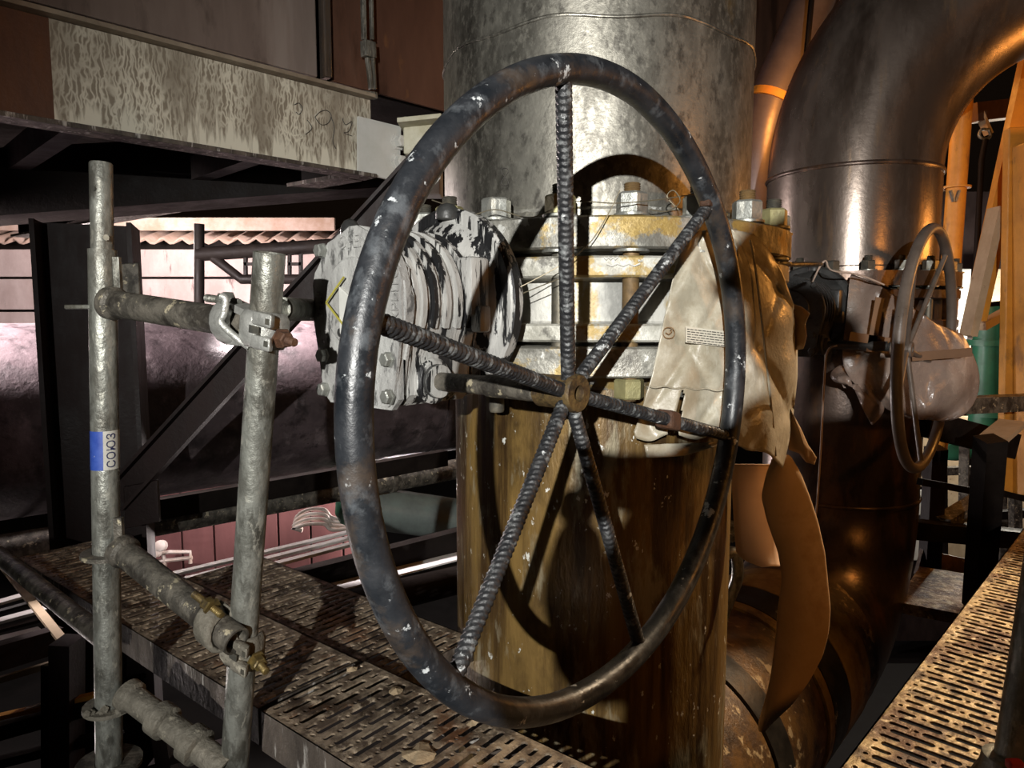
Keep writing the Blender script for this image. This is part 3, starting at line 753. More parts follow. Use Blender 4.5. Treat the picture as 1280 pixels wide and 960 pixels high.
cs = strip('', '', [(568, 968, 986), (590, 958, 1000), (620, 951, 1012), (650, 958, 1022), (690, 972, 1031), (720, 977, 1034), (760, 972, 1038), (790, 969, 1036), (820, 966, 1028), (850, 962, 1012), (880, 955, 990), (905, 948, 962), (915, 950, 954)], 1.60, M['card'])
o = tag(obj('card_strip', cs, M['card'], None, 80), 'long curved brown card strip hanging below the torn sack', 'card strip'); o.modifiers.new('s', 'SOLIDIFY').thickness = .004
o.modifiers.new('b', 'SUBSURF').levels = 1
ps = strip('', '', [(580, 916, 972), (610, 915, 966), (650, 917, 974), (690, 920, 975), (700, 930, 975), (708, 952, 974)], 1.66, M['paper'], .01)
o = tag(obj('paper_sheet', ps, M['paper'], None, 80), 'small pale buff paper piece hanging behind the card strip', 'paper'); o.modifiers.new('s', 'SOLIDIFY').thickness = .002

# ---------------------------------------------------------------- film over the far valve
fm = thing('plastic_film', 'cloudy plastic film wrapped over the far valve behind the brown handwheel', 'plastic film', at(1150, 520, 2.95))


def film(pts_rows, m_, name, parent, Y0):
    bm = bmesh.new(); rows = []
    for j, (y, l, r, dy) in enumerate(pts_rows):
        row = []
        for i in range(31):
            u = i / 30; x = l + (r - l) * u
            yy = y + (interp(FT, u) if True else 0) * (1 - j / (len(pts_rows) - 1))
            row.append(bm.verts.new(at(x, yy, Y0 + dy - .06 * math.sin(PI * u) + .026 * wob(u * 2.4, j * .33) + .02 * max(0, 1 - abs(((u * 2.7 + j * .21) % 1) - .5) * 6) + .018 * max(0, 1 - abs(((u * 2.2 - j * .27 + .2) % 1) - .5) * 7))))
        rows.append(row)
    for j in range(len(rows) - 1):
        for i in range(30): bm.faces.new((rows[j][i], rows[j][i + 1], rows[j + 1][i + 1], rows[j + 1][i]))
    o = obj(name, bm, m_, parent, 80); o.modifiers.new('s', 'SOLIDIFY').thickness = .0015; ss = o.modifiers.new('b', 'SUBSURF'); ss.levels = 1; ss.render_levels = 1; return o


FT = [(0, 0), (.25, 14), (.5, 38), (.75, 62), (1, 78)]
film([(340, 1062, 1205, 0), (370, 1060, 1215, -.01), (400, 1057, 1224, -.03), (430, 1053, 1226, -.05), (460, 1051, 1222, -.06), (485, 1070, 1212, -.06), (505, 1098, 1198, -.05), (518, 1118, 1180, -.03), (525, 1140, 1168, -.0)], M['film'], 'film_sheet', fm, 2.92)
film([(455, 1052, 1090, 0), (462, 1040, 1102, -.02), (470, 1036, 1108, -.03), (478, 1042, 1100, -.02), (480, 1052, 1092, 0)], M['film'], 'film_tail', fm, 2.90)
for a, b in (((1100, 372), (1088, 440)), ((1126, 384), (1120, 428)), ((1062, 420), (1112, 428)), ((1140, 446), (1215, 440))):
    bm = bmesh.new(); p, q = at(*a, 2.775), at(*b, 2.775); bar(bm, p, q, .035, .003, (q - p).cross(V((0, 1, 0)))); obj('tape_strip', bm, M['tape'], fm)
# twines and hanging cord
bm = bmesh.new(); poly(bm, spline([at(x, y, d) for x, y, d in ((1016, 352, 2.8), (1024, 335, 2.75), (1032, 326, 2.74), (1040, 338, 2.76), (1075, 344, 2.8), (1110, 358, 2.82))]), .0035, 6); tag(obj('twine', bm, M['twine'], None, 60), 'pale twine tying the plastic film to the far flange', 'twine')
bm = bmesh.new(); poly(bm, spline([at(x, y, d) for x, y, d in ((1046, 432, 2.55), (1034, 440, 2.54), (1030, 480, 2.54), (1026, 560, 2.54), (1022, 620, 2.55), (1018, 660, 2.56))]), .0035, 6); tag(obj('hanging_cord', bm, M['twine'], None, 60), 'thin pale cord hanging down beside the card strip', 'cord')
bm = bmesh.new(); tube(bm, at(958, 331, 1.84), at(1026, 330, 2.35), .007, 8); tag(obj('steel_rod', bm, M['galv'], None, 60), 'short bright rod sticking out beside the main flange', 'rod')
# tie wires round the stud bolts
for i, pts in enumerate([[(540, 250, 1.5), (575, 262, 1.43), (592, 268, 1.41), (620, 262, 1.40), (660, 272, 1.385), (690, 262, 1.375)],
                         [(703, 252, 1.36), (735, 252, 1.355), (770, 254, 1.352), (820, 250, 1.36), (860, 244, 1.39), (882, 242, 1.40)],
                         [(812, 262, 1.36), (834, 264, 1.36), (850, 252, 1.37), (842, 238, 1.38), (834, 246, 1.38), (848, 262, 1.38)],
                         [(775, 238, 1.352), (760, 268, 1.350), (736, 305, 1.345), (700, 332, 1.335), (640, 364, 1.345), (624, 372, 1.36)],
                         [(625, 377, 1.362), (655, 366, 1.35), (690, 352, 1.34), (712, 344, 1.34)]]):
    bm = bmesh.new(); poly(bm, spline([at(*p) for p in pts]), .0011, 5)
    tag(obj('tie_wire', bm, M['wire'], None, 60), ['thin wire strung from the left flange nuts', 'thin wire strung level between the right flange nuts', 'coiled loop of thin wire by the upper right flange nut', 'thin wire slanting down across the flange edges', 'short thin wire end across the valve ring'][i], 'wire', 'tie wires on the flange')
# marks
bm = bmesh.new(); e8 = [cylhit(631 + 5 * math.sin(2 * a) * .9, 221 + 11 * math.cos(a), RU + .0015) for a in [2 * PI * i / 32 for i in range(32)]]; poly(bm, e8, .0009, 5, True); obj('chalk_mark', bm, M['ink'], up1)
bm = bmesh.new()
for x0, x1, y in ((755, 772, 323), (758, 800, 331), (798, 803, 326)):
    poly(bm, [cylhit(x0 + (x1 - x0) * i / 6, y + (1.5 if i % 2 else -1.5), RF + .001) for i in range(7)], .0016, 5)
obj('paint_mark', bm, M['chalk'], v1)

# ---------------------------------------------------------------- scaffold
ps0, ps1 = at(128, 312, 1.32), at(137, 985, 1.32)
t = thing('scaffold_pole', 'grey upright scaffold pole with a narrow spigot top and a blue sticker', 'scaffold pole', ps1)
bm = bmesh.new(); pipe_hollow(bm, ps1, ps0, .0242, .004, 24); pole = obj('tube', bm, M['galv'], t, 40)
sp0 = at(126, 203, 1.32); bm = bmesh.new(); lathe(bm, ps0 - (sp0 - ps0) * .1, sp0 - ps0, [(0, .0195), ((sp0 - ps0).length * 1.1 - .003, .0195), ((sp0 - ps0).length * 1.1, .0175)], 22); spg = obj('spigot', bm, M['galv'], t, 40)
for (x, y, r) in ((133, 297, .0055), (118, 236, .0045)):
    c = at(x, y, 1.32 - .0185); bm = bmesh.new(); lathe(bm, c, (.15 if x > 126 else -.5, -1, 0), [(-.002, r), (.0016, r)], 14); obj('pin_hole', bm, M['stud'], spg)
axis = (ps0 - ps1).normalized()


def polept(py, Y=1.32):
    f_ = (py - 312) / (985 - 312); return ps0.lerp(ps1, f_)


# sticker wrapped round the pole
def stick(nm, m_, a0, a1, y0, y1, r, parent):
    bm = bmesh.new(); g = []
    for yy in (y0, y1):
        c = polept(yy); g.append([bm.verts.new(c + V((math.sin(a) * r, -math.cos(a) * r, 0))) for a in [math.radians(a0 + (a1 - a0) * i / 10) for i in range(11)]])
    for i in range(10): bm.faces.new((g[0][i], g[0][i + 1], g[1][i + 1], g[1][i]))
    return obj(nm, bm, m_, parent, 60)


st = stick('sticker', M['sticker'], 22, 115, 526, 573, .0248, t); stick('sticker_blue', M['blue'], -62, 23, 526, 573, .0248, t)
bm = bmesh.new(); text_bm(bm, 'СОЮЗ', (0, 0, 0), (1, 0, 0), (0, 1, 0), .0215, .0002)
mid = polept(549.5)
for v in bm.verts:   # wrap: text x runs up the pole, text y runs round it
    ang = math.radians(56) + -(v.co.y) / .0252 ; hgt = v.co.x; rr = .0252 + v.co.z
    v.co = mid + axis * hgt + V((math.sin(ang) * rr, -math.cos(ang) * rr, 0))
obj('sticker_print', bm, M['navy'], st)
# wedge-lock collars on the pole


def collar(py, w_, m_, parent, crust=False):
    c = polept(py); bm = bmesh.new(); lathe(bm, c - Z * .004, axis, [(0, .026), (0, w_), (.008, w_), (.008, .026)], 20, False)
    if crust:
        for i in range(26):
            a = random.random() * 2 * PI; r = random.uniform(.026, w_); bmesh.ops.create_icosphere(bm, subdivisions=1, radius=random.uniform(.005, .011), matrix=Matrix.Translation(c + V((math.cos(a) * r, math.sin(a) * r, random.uniform(-.006, .01)))))
    return obj('collar', bm, m_, parent, 40)


collar(680, .045, M['galv_dirty'], t); collar(876, .046, M['coupler_old'], t, True); collar(952, .06, M['galv_dirty'], t)
bm = bmesh.new(); c = polept(379); bar(bm, c + V((-.062, .0, 0)), c + V((.03, -.005, 0)), .034, .008, (0, 1, 0), .002); obj('wedge_plate', bm, M['galv'], t)
bm = bmesh.new(); c = polept(340) + V((.030, -.004, 0)); bar(bm, c + Z * .03, c - Z * .045, .01, .012); obj('wedge', bm, M['galv'], t)
bm = bmesh.new(); c = polept(645) + V((.030, -.01, 0)); bar(bm, c + Z * .02, c - Z * .06, .01, .016); obj('wedge', bm, M['galv_dirty'], t)

p20, p21 = at(337, 316, 1.10), at(291, 990, 1.22)
t2 = thing('scaffold_pole', 'pale leaning scaffold pole with open top, clamped beside the gearbox', 'scaffold pole', p21)
bm = bmesh.new(); pipe_hollow(bm, p21, p20, .0242, .004, 26); obj('tube', bm, M['galv'], t2, 40)
a2 = (p20 - p21).normalized()


def pole2(py): return p20.lerp(p21, (py - 316) / (990 - 316))


# ledgers
l1a, l1b = at(139, 379, 1.285), at(318, 407, 1.135)


def ledger(nm, label, a, b, r, m_, ext=True):
    t_ = thing(nm, label, 'scaffold tube', b, 'scaffold tubes'); bm = bmesh.new(); pipe_hollow(bm, a, b, r, .004, 24); obj('tube', bm, m_, t_, 40)
    d = (b - a).normalized(); bm = bmesh.new(); lathe(bm, a - d * .004, d, [(0, r), (.0, r + .006), (.016, r + .006), (.022, r)], 24, False); obj('end_head', bm, m_, t_, 40)
    return t_


lg1 = ledger('scaffold_tube', 'upper level scaffold tube with flaking yellow paint between the two poles', l1a, l1b, .0242, M['galv_dirty'])
l2a, l2b = at(152, 688, 1.285), at(296, 802, 1.13)
lg2 = ledger('scaffold_tube', 'dirty sloping-looking scaffold tube at knee height joining the two poles', l2a, l2b, .0245, M['galv_dirty'])
l3a, l3b = at(160, 868, 1.30), at(285, 962, 1.19)
lg3 = ledger('scaffold_tube', 'lowest mortar-crusted scaffold tube under the slotted deck', l3a, l3b, .0242, M['coupler_old'])
d = (l3b - l3a)
for f_, r in ((.3, .032), (.62, .034)):
    bm = bmesh.new(); lathe(bm, l3a + d * f_, d, [(0, .025), (.003, r), (.03, r), (.034, .025)], 20); obj('crust_ring', bm, M['coupler_old'], lg3, 40)
bm = bmesh.new(); pipe_hollow(bm, at(352, 386, 1.27), at(440, 390, 1.62), .0215, .004, 20); tag(obj('scaffold_tube', bm, M['galv'], None, 40), 'thin tube end running from the clamp to behind the gearbox', 'scaffold tube', 'scaffold tubes')
bm = bmesh.new(); pipe_hollow(bm, atz(-60, 648, .02), atz(135, 802, -.0), .024, .004, 18); tag(obj('scaffold_tube', bm, M['galv_dirty'], None, 40), 'dark guard tube crossing the lower left corner behind the upright pole', 'scaffold tube', 'scaffold tubes')
pr0, pr1 = at(1316, 640, .93), at(1262, 985, .93)
tn = thing('scaffold_pole', 'blurred pale pole at the lower right edge over the ochre deck', 'scaffold pole', pr1)
bm = bmesh.new(); pipe_hollow(bm, pr1, pr0 + (pr0 - pr1) * .9, .0242, .004, 22); obj('tube', bm, M['galv'], tn, 40)
bm = bmesh.new(); lathe(bm, at(1266, 945, .93), pr1 - pr0, [(0, .025), (.004, .036), (.02, .038), (.05, .05), (.056, .05)], 22); obj('foot_collar', bm, M['galv'], tn, 40)
bm = bmesh.new(); c = at(1268, 955, .885); box(bm, c, (1, 0, 0), (0, 1, 0), Z, (.02, .012, .012), .003); obj('red_clip', bm, mat('red_plastic', (.5, .02, .02)), tn)


def coupler(label, onpole, ax, tubep, tubed, m_, bolt_m, bolt2_m):
    """right angle coupler: saddle on the pole, saddle on the tube, two T-bolts with nuts"""
    t_ = thing('scaffold_coupler', label, 'coupler', onpole, 'scaffold couplers'); a = ax.normalized(); d_ = V(tubed).normalized()
    front = V((0, -1, 0)); side = d_ - a * d_.dot(a); side.normalize()
    def band(nm, c, axis_, r, wd, a0, a1, ref):
        bm = bmesh.new(); f2 = axis_.cross(ref).normalized(); rows = []
        for s_ in (-1, -.6, .6, 1):
            rr = r + (.010 if abs(s_) < .8 else .004)
            rows.append([bm.verts.new(c + axis_ * (s_ * wd / 2) + (ref * math.cos(x) + f2 * math.sin(x)) * rr) for x in [math.radians(a0 + (a1 - a0) * i / 14) for i in range(15)]])
        for p, q in zip(rows, rows[1:]):
            for i in range(14): bm.faces.new((p[i], p[i + 1], q[i + 1], q[i]))
        o = obj(nm, bm, m_, t_, 50); o.modifiers.new('s', 'SOLIDIFY').thickness = .007; return o
    sd = band('pole_saddle', onpole, a, .0275, .058, -110, 110, front)
    band('tube_saddle', tubep, d_, .0275, .046, 0, 330, Z)
    # cast cheeks with slots on the saddle
    for sg in (-1, 1):
        bm = bmesh.new(); box(bm, onpole + front * .033 + side * .012 + a * (.018 * sg), side, front, a, (.040, .018, .022), .004); ck = obj('cheek', bm, m_, t_, 40)
        bm = bmesh.new(); box(bm, onpole + front * .0425 + side * .024 + a * (.017 * sg), side, front, a, (.008, .002, .009)); obj('slot', bm, M['stud'], ck)
    bm = bmesh.new(); box(bm, onpole + front * .0405 + side * -.002, side, front, a, (.02, .004, .012)); obj('slot', bm, M['stud'], sd)
    for c, dr, bmat, L_ in ((tubep + Z * .034 + front * .010, -d_, bolt_m, .055), (onpole + side * .036 + front * .006 - a * .006, side * .8 + front * .35, bolt2_m, .045)):
        dr = V(dr).normalized(); bm = bmesh.new(); pr = [(-.02, .0055)]; x = -.016
        while x < L_: pr += [(x, .0056), (x + .0016, .0068)]; x += .0034
        lathe(bm, c, dr, pr + [(L_, .005)], 10); b_ = obj('clamp_bolt', bm, bmat, t_, 35)
        bm = bmesh.new(); lathe(bm, c + dr * .004, dr, [(0, .0165), (.004, .0165), (.004, .0125), (.018, .0125), (.02, .0105)], 6); obj('nut', bm, bmat, b_)
    bm = bmesh.new(); bar(bm, tubep + Z * .03, onpole + front * .02 + a * .02, .03, .012); bar(bm, tubep - Z * .03, onpole + front * .02 - a * .02, .03, .012); obj('bridge', bm, m_, t_)
    return t_


dl = (l1b - l1a).normalized()
coupler('bright zinc scaffold coupler clamping the upper tube to the leaning pole', pole2(398), a2, l1b - dl * .045, dl, M['coupler'], M['galv'], M['rust_bolt'])
dl2 = (l2b - l2a).normalized()
coupler('mortar-crusted scaffold coupler with yellow bolt on the knee-height tube', pole2(782), a2, l2b - dl2 * .05, dl2, M['coupler_old'], M['brass'], M['brass'])
c = at(283, 400, 1.10)
bm = bmesh.new(); poly(bm, spline([at(x, y, 1.10) for x, y in ((276, 370), (282, 374), (280, 392), (276, 402), (284, 412), (298, 424), (312, 434))]), .006, 8); tag(obj('clamp_strap', bm, M['coupler'], None, 60), 'bent forged strap hanging under the upper tube by the bright coupler', 'strap')

# ---------------------------------------------------------------- slotted decks


def deck_mesh(L_, Wd, mtop, pitch=.022, slot=.046, hole=.007, unit=.072, flip=False):
    """perforated sheet: rows across the plank of slots and round holes"""
    bm = bmesh.new(); nr = int(L_ / pitch); mg = .012; n = round((Wd - 2 * mg) / unit); un = (Wd - 2 * mg) / n

    def cell(x0, x1, y0, y1, hx, hy, rd):
        cx, cy = (x0 + x1) / 2, (y0 + y1) / 2
        o_ = [(x0, y0), (x1, y0), (x1, y1), (x0, y1)]
        k = .42
        inn = [(cx - hx * k, cy - hy), (cx + hx * k, cy - hy), (cx + hx, cy - hy + rd), (cx + hx, cy + hy - rd), (cx + hx * k, cy + hy), (cx - hx * k, cy + hy), (cx - hx, cy + hy - rd), (cx - hx, cy - hy + rd)]
        O = [bm.verts.new((x, y, 0)) for x, y in o_]; I = [bm.verts.new((x, y, 0)) for x, y in inn]; D = [bm.verts.new((x, y, -.004)) for x, y in inn]
        bm.faces.new((O[0], O[1], I[1], I[0])); bm.faces.new((O[1], I[2], I[1])); bm.faces.new((O[1], O[2], I[3], I[2])); bm.faces.new((O[2], I[4], I[3]))
        bm.faces.new((O[2], O[3], I[5], I[4])); bm.faces.new((O[3], I[6], I[5])); bm.faces.new((O[3], O[0], I[7], I[6])); bm.faces.new((O[0], I[0], I[7]))
        for i in range(8): bm.faces.new((I[i], I[(i + 1) % 8], D[(i + 1) % 8], D[i]))
    for r in range(nr):
        x0, x1 = r * pitch, (r + 1) * pitch
        sh = un / 2 if r % 2 else 0
        cuts = []
        y = mg + sh; lim = Wd - mg + 1e-6
        def solid(a, b):
            if b - a > 1e-5: bm.faces.new([bm.verts.new(q) for q in ((x0, a, 0), (x1, a, 0), (x1, b, 0), (x0, b, 0))])
        solid(0, y) if sh == 0 else (solid(0, mg), cell(x0, x1, mg, y, pitch * .2, sh / 2 - .007, .003))
        while y + un <= lim:
            sl = slot + .008
            cell(x0, x1, y, y + sl, pitch * .27, slot / 2, .004)
            cell(x0, x1, y + sl, y + un, hole * .7, hole * .7, hole * .42)
            y += un
        if sh: cell(x0, x1, y, y + sh, pitch * .2, sh / 2 - .007, .003); y += sh
        solid(y, Wd)
    bmesh.ops.remove_doubles(bm, verts=bm.verts, dist=1e-5)
    return take_mesh(obj('perforated_top', bm, mtop)), nr * pitch


def plank(label, origin, dirx, L_, Wd, mtop, mside, me=None, real=None, lip=.055, group='slotted scaffold decks', left=True):
    rz = math.atan2(dirx.y, dirx.x); t_ = thing('scaffold_deck', label, 'scaffold deck', origin, group); t_.rotation_euler = (0, 0, rz)
    def child(nm, bm, m_):
        me_ = bpy.data.meshes.new(nm); bmesh.ops.recalc_face_normals(bm, faces=bm.faces); bm.to_mesh(me_); bm.free(); me_.materials.append(m_); o = bpy.data.objects.new(nm, me_); COL.objects.link(o); o.parent = t_; return o
    o = bpy.data.objects.new('perforated_top', me); COL.objects.link(o); o.parent = t_
    for y in (0.0, Wd - .003):
        bm = bmesh.new(); box(bm, (real / 2, y + .0015, -lip / 2), (1, 0, 0), (0, 1, 0), Z, (real, .003, lip)); child('side_skirt', bm, mside)
    for x in (.0015, real - .0015):
        bm = bmesh.new(); box(bm, (x, Wd / 2, -lip / 2), (1, 0, 0), (0, 1, 0), Z, (.003, Wd, lip)); child('end_cap', bm, mside)
    return t_


PD = V((-.78, .626, 0)).normalized(); PN = V((.626, .78, 0)).normalized()      # left decks: along / across (away)
me_a, la = deck_mesh(.8, .255, M['deck'], .026, .061, .0065, .077)
corner = atz(326, 889, 0.0)
# plank origin at its near-left-front corner; local y must point away from the camera: use direction -PD so y = away
near = corner - PD * la
plank('nearest slotted steel deck under the large handwheel, pale run marks on its edge', near + PN * .255, PD, la, .255, M['deck'], M['deck_side'], me_a, la, .08)
me_b, lb_ = deck_mesh(1.4, .25, M['deck'], .026, .061, .0065, .077)
far0 = corner + PD * .03 + Z * -.012 + PN * .012
plank('slotted steel deck behind the knee-height scaffold tube, meeting the column foot', far0 + PN * .25, PD, lb_, .25, M['deck'], M['deck_side'], me_b, lb_, .075)
me_c, lc = deck_mesh(.95, .25, M['deck'], .026, .061, .0065, .077)
plank('shadowed slotted deck between the pipe foot and the dark channel', corner + PN * .52 + PD * -.06 + PN * .0 + Z * -.035 + PN * .02, PD, lc, .25, M['deck'], M['deck_side'], me_c, lc, .06)
# right walkway
WD2 = V((.69, .724, 0)).normalized(); WN2 = V((WD2.y, -WD2.x, 0))
e0 = atz(1065, 940, 0.0)
me_d, ld = deck_mesh(3.6, .30, M['deck_yel'], .026, .072, .006, .092)
for k, lab in enumerate(('ochre slotted walkway deck along the lower right edge, nearest the pipes', 'ochre slotted walkway deck next to the pale pole foot', 'ochre slotted walkway deck outermost at the lower right corner')):
    plank(lab, e0 - WD2 * 1.3 + WN2 * (.302 * k + .30), WD2, ld, .30, M['deck_yel'], M['deck_side'], me_d, ld, .06)
for k, (px, py, s) in enumerate(((524, 943, .03), (495, 865, .018), (440, 838, .014), (590, 905, .013))):
    c = atz(px, py, .004); bm = bmesh.new(); vs = [bm.verts.new(c + V((math.cos(a) * s * random.uniform(.6, 1.1), math.sin(a) * s * random.uniform(.6, 1.1), random.uniform(0, .004)))) for a in [2 * PI * i / 11 for i in range(11)]]
    cv_ = bm.verts.new(c + Z * .008)
    for i in range(11): bm.faces.new((vs[i], vs[(i + 1) % 11], cv_))
    o = tag(obj('debris_flake', bm, mat('tan_flake', (.42, .32, .2), (.3, .22, .13), 40, rough=.8, bump=.4) if k == 0 else bpy.data.materials['tan_flake']), ['largest tan flake lying on the near deck edge', 'tan flake on the near deck beside the wheel rim', 'small tan flake on the deck left of the wheel rim', 'small tan flake under the bottom of the wheel rim'][k], 'debris', 'flakes on the deck')

# ---------------------------------------------------------------- drip-stained beam
BS0, BS1 = -1.4, 1.36
bz0, bz1 = .75 + .605, .75 + .94; bzc = (bz0 + bz1) / 2
t = thing('steel_beam', 'pale drip-stained steel beam with one rust-red end under the duct casing', 'beam', bpt(.5, 0, bzc))
for s0, s1, m_, nm in ((BS0, .17, 'beam_rust', 'painted_web'), (.17, BS1, 'beam', 'stained_web')):
    bm = bmesh.new(); box(bm, bpt((s0 + s1) / 2, 0, bzc), BE, BM, Z, (s1 - s0, .014, bz1 - bz0 - .02)); obj(nm, bm, M[m_], t)
bm = bmesh.new(); box(bm, bpt((BS0 + BS1) / 2, -.0, bz0), BE, BM, Z, (BS1 - BS0, .10, .016), .002); obj('bottom_flange', bm, M['deck_side'], t)
bm = bmesh.new(); box(bm, bpt((BS0 + BS1) / 2, -.0, bz1), BE, BM, Z, (BS1 - BS0, .10, .016), .002); obj('top_flange', bm, M['beam_cream'], t)
# scrawled digits on the web
bm = bmesh.new(); bp0 = bpt(0, .0085, bzc)
for pts in ([(368, 131), (374, 129), (378, 136), (374, 143), (370, 140)], [(382, 168), (390, 160), (384, 150)], [(394, 146), (400, 140), (408, 138), (414, 144), (410, 154), (402, 156), (396, 150), (394, 146)], [(414, 146), (418, 160), (416, 176), (420, 186)], [(428, 148), (432, 156), (440, 152), (436, 164), (430, 166), (440, 170)]):
    poly(bm, spline([onplane(x, y, bp0, BM) for x, y in pts], 5), .0016, 5)
obj('scrawled_digits', bm, M['ink'], t)
pl0, pl1 = onplane(446, 146, bpt(0, .02, 0), BM), onplane(498, 220, bpt(0, .02, 0), BM)
t3 = thing('splice_plate', 'pale grey bolted plate on the end of the stained beam', 'plate', (pl0 + pl1) / 2)
q = [onplane(x, y, bpt(0, .014, 0), BM) for x, y in ((446, 146), (499, 159), (497, 228), (446, 216))]
bm = bmesh.new(); r0 = [bm.verts.new(p) for p in q]; r1 = [bm.verts.new(p + BM * .014) for p in q]; bridge(bm, r0, r1); bm.faces.new(r0); bm.faces.new(r1); obj('plate', bm, M['plate'], t3)
for (x, y) in ((497, 178), (497, 203)):
    c = onplane(x, y, bpt(0, .028, 0), BM); bm = bmesh.new(); lathe(bm, c, BM, [(0, .036), (.008, .036), (.008, .027), (.04, .027), (.045, .02)], 6); obj('bolt', bm, M['plate'], t3)
# cream bracket behind the beam end
t4 = thing('bracket', 'cream painted channel bracket between the beam end and the pipe', 'bracket', bpt(1.68, -.05, bzc))
for px0, px1, py0, py1, dp, nm in ((507, 545, 150, 196, 3.25, 'block'), (512, 552, 196, 246, 3.28, 'lower_block')):
    a, b = at(px0, py1, dp), at(px1, py0, dp); bm = bmesh.new(); box(bm, (a + b) / 2, (1, 0, 0), (0, 1, 0), Z, (b.x - a.x, .12, b.z - a.z), .006); obj(nm, bm, M['cream'] if nm == 'block' else M['plate'], t4)
a, b = at(503, 160, 3.2), at(552, 150, 3.2); bm = bmesh.new(); box(bm, (a + b) / 2, (1, 0, .1), (0, 1, 0), Z, (.19, .2, .02), .003); obj('lip', bm, M['cream'], t4)
# latch on the duct casing
lt = thing('casing_latch', 'bright toggle latch on the seam of the duct casing', 'latch', bpt(1.365, -.10, dz0 + .2))
lp0 = bpt(0, -.10, 0)
for (x0, y0, x1, y1, w_, dep, nm) in ((460, 52, 461, 72, .06, .04, 'catch'), (459, 72, 464, 112, .018, .02, 'lever'), (466, 70, 468, 112, .014, .02, 'lever'), (453, -40, 455, 50, .02, .02, 'rod'), (463, -40, 465, 50, .014, .02, 'rod'), (452, 118, 470, 120, .03, .03, 'hinge')):
    p, q_ = onplane(x0, y0, lp0, BM), onplane(x1, y1, lp0, BM); bm = bmesh.new(); bar(bm, p, q_, w_, dep, (p - q_).cross(BM), .003); obj(nm, bm, M['galv'], lt)

bm = bmesh.new(); bar(bm, at(-160, 246, 2.95), at(496, 204, 3.65), .3, .27); tag(obj('head_beam', bm, bpy.data.materials['dark_brown_steel']), 'black head beam resting on the column behind the stained beam', 'beam')
# soffit and cross beam behind the stained beam
CE = V((-.8, .6, 0))
t5 = thing('platform_frame', 'dark platform underside behind the stained beam with a lime-edged cross beam', 'platform', bpt(.5, -1, bz0))
cb0 = bpt(1.30, -.06, 0); bm = bmesh.new(); box(bm, (cb0 + CE * 1.9) + V((0, 0, bz0 + .13)), CE, V((.6, .8, 0)), Z, (3.8, .012, .26)); obj('cross_web', bm, M['dark_steel'], t5)
bm = bmesh.new(); box(bm, (cb0 + CE * 1.9) + V((0, 0, bz0 + .0)), CE, V((.6, .8, 0)), Z, (3.8, .12, .016)); obj('cross_flange', bm, M['deck_side'], t5)
for k in range(4):
    c = bpt(-1.0 + k * .62, 0, bz0 + .05); bm = bmesh.new(); bar(bm, c - BM * .08, c - BM * 3.2, .07, .10); obj('joist', bm, M['dark_steel'], t5)
bm = bmesh.new(); v4 = [bpt(-2.4, -.06, bz0 + .2), bpt(1.5, -.06, bz0 + .2), bpt(1.5, -.06, bz0 + .2) + CE * 3.8, bpt(-2.4, -.06, bz0 + .2) + CE * 3.8]
r0 = [bm.verts.new(p) for p in v4]; r1 = [bm.verts.new(p + Z * .05) for p in v4]; bridge(bm, r0, r1); bm.faces.new(r0); bm.faces.new(r1); obj('deck_plate', bm, M['dark_steel'], t5)

# ---------------------------------------------------------------- left background
cc = at(122, 500, 2.75)
t6 = thing('steel_column', 'dark red-brown H column standing behind the spigot-topped pole', 'column', V((cc.x, cc.y, -2.2)))
ax_, ay_ = V((.93, .36, 0)).normalized(), V((-.36, .93, 0)).normalized()
def hcol(bm, sx, w_, d_):
    box(bm, V((cc.x, cc.y, -.55)) + ax_ * sx, ax_, ay_, Z, (w_, d_, 3.3))
bm = bmesh.new(); hcol(bm, -.155, .016, .26); obj('column_flange', bm, M['brown_col'], t6)
bm = bmesh.new(); hcol(bm, .155, .016, .26); obj('column_flange', bm, M['brown_col'], t6)
bm = bmesh.new(); hcol(bm, 0, .30, .012); obj('column_web', bm, M['brown_col'], t6)
c = at(203, 350, 2.62); bm = bmesh.new(); box(bm, at(158, 352, 2.6), (1, .3, .12), (0, 1, 0), Z, (.09, .01, .13), .003); obj('gusset', bm, M['galv_dirty'], t6)
bp = thing('base_plate', 'small bolted cleat plate at the foot of the column above the guard tube', 'plate', at(88, 750, 2.3))
bm = bmesh.new(); box(bm, at(86, 735, 2.3), (1, 0, 0), (0, 1, 0), Z, (.075, .012, .11), .002); obj('plate', bm, M['buff_steel'], bp)
bm = bmesh.new(); lathe(bm, at(92, 732, 2.29), (0, -1, 0), [(0, .02), (.006, .02), (.006, .015), (.02, .015)], 6); obj('bolt', bm, M['galv'], bp)

big0 = at(-160, 490, 2.95); bdir = V((.75, .66, 0)).normalized(); bc = at(185, 512, 3.62)
t7 = thing('insulated_pipe', 'huge black lagged horizontal pipe behind the scaffold', 'pipe', bc)
for a, b in ((-2.4, 1.6), (1.6, 4.0)):
    bm = bmesh.new(); lathe(bm, bc + bdir * a, bdir, [(0, .43), (.006, .45), (b - a - .006, .45), (b - a, .43)], 56, False); obj('lagging_section', bm, M['black_pipe'], t7, 35)
sc = at(370, 622, 3.55)
t8 = thing('conduit_pipe', 'slim dirty pipe running just under the huge black pipe', 'pipe', sc)
bm = bmesh.new(); tube(bm, sc - bdir * 2.2, sc + bdir * 2.4, .062, 22); obj('tube', bm, M['galv_dirty'], t8, 40)
for s in (-.75, .55, 1.3):
    bm = bmesh.new(); lathe(bm, sc + bdir * s, bdir, [(0, .063), (.002, .07), (.03, .07), (.032, .063)], 22); obj('pipe_joint', bm, M['galv_dirty'], t8, 40)
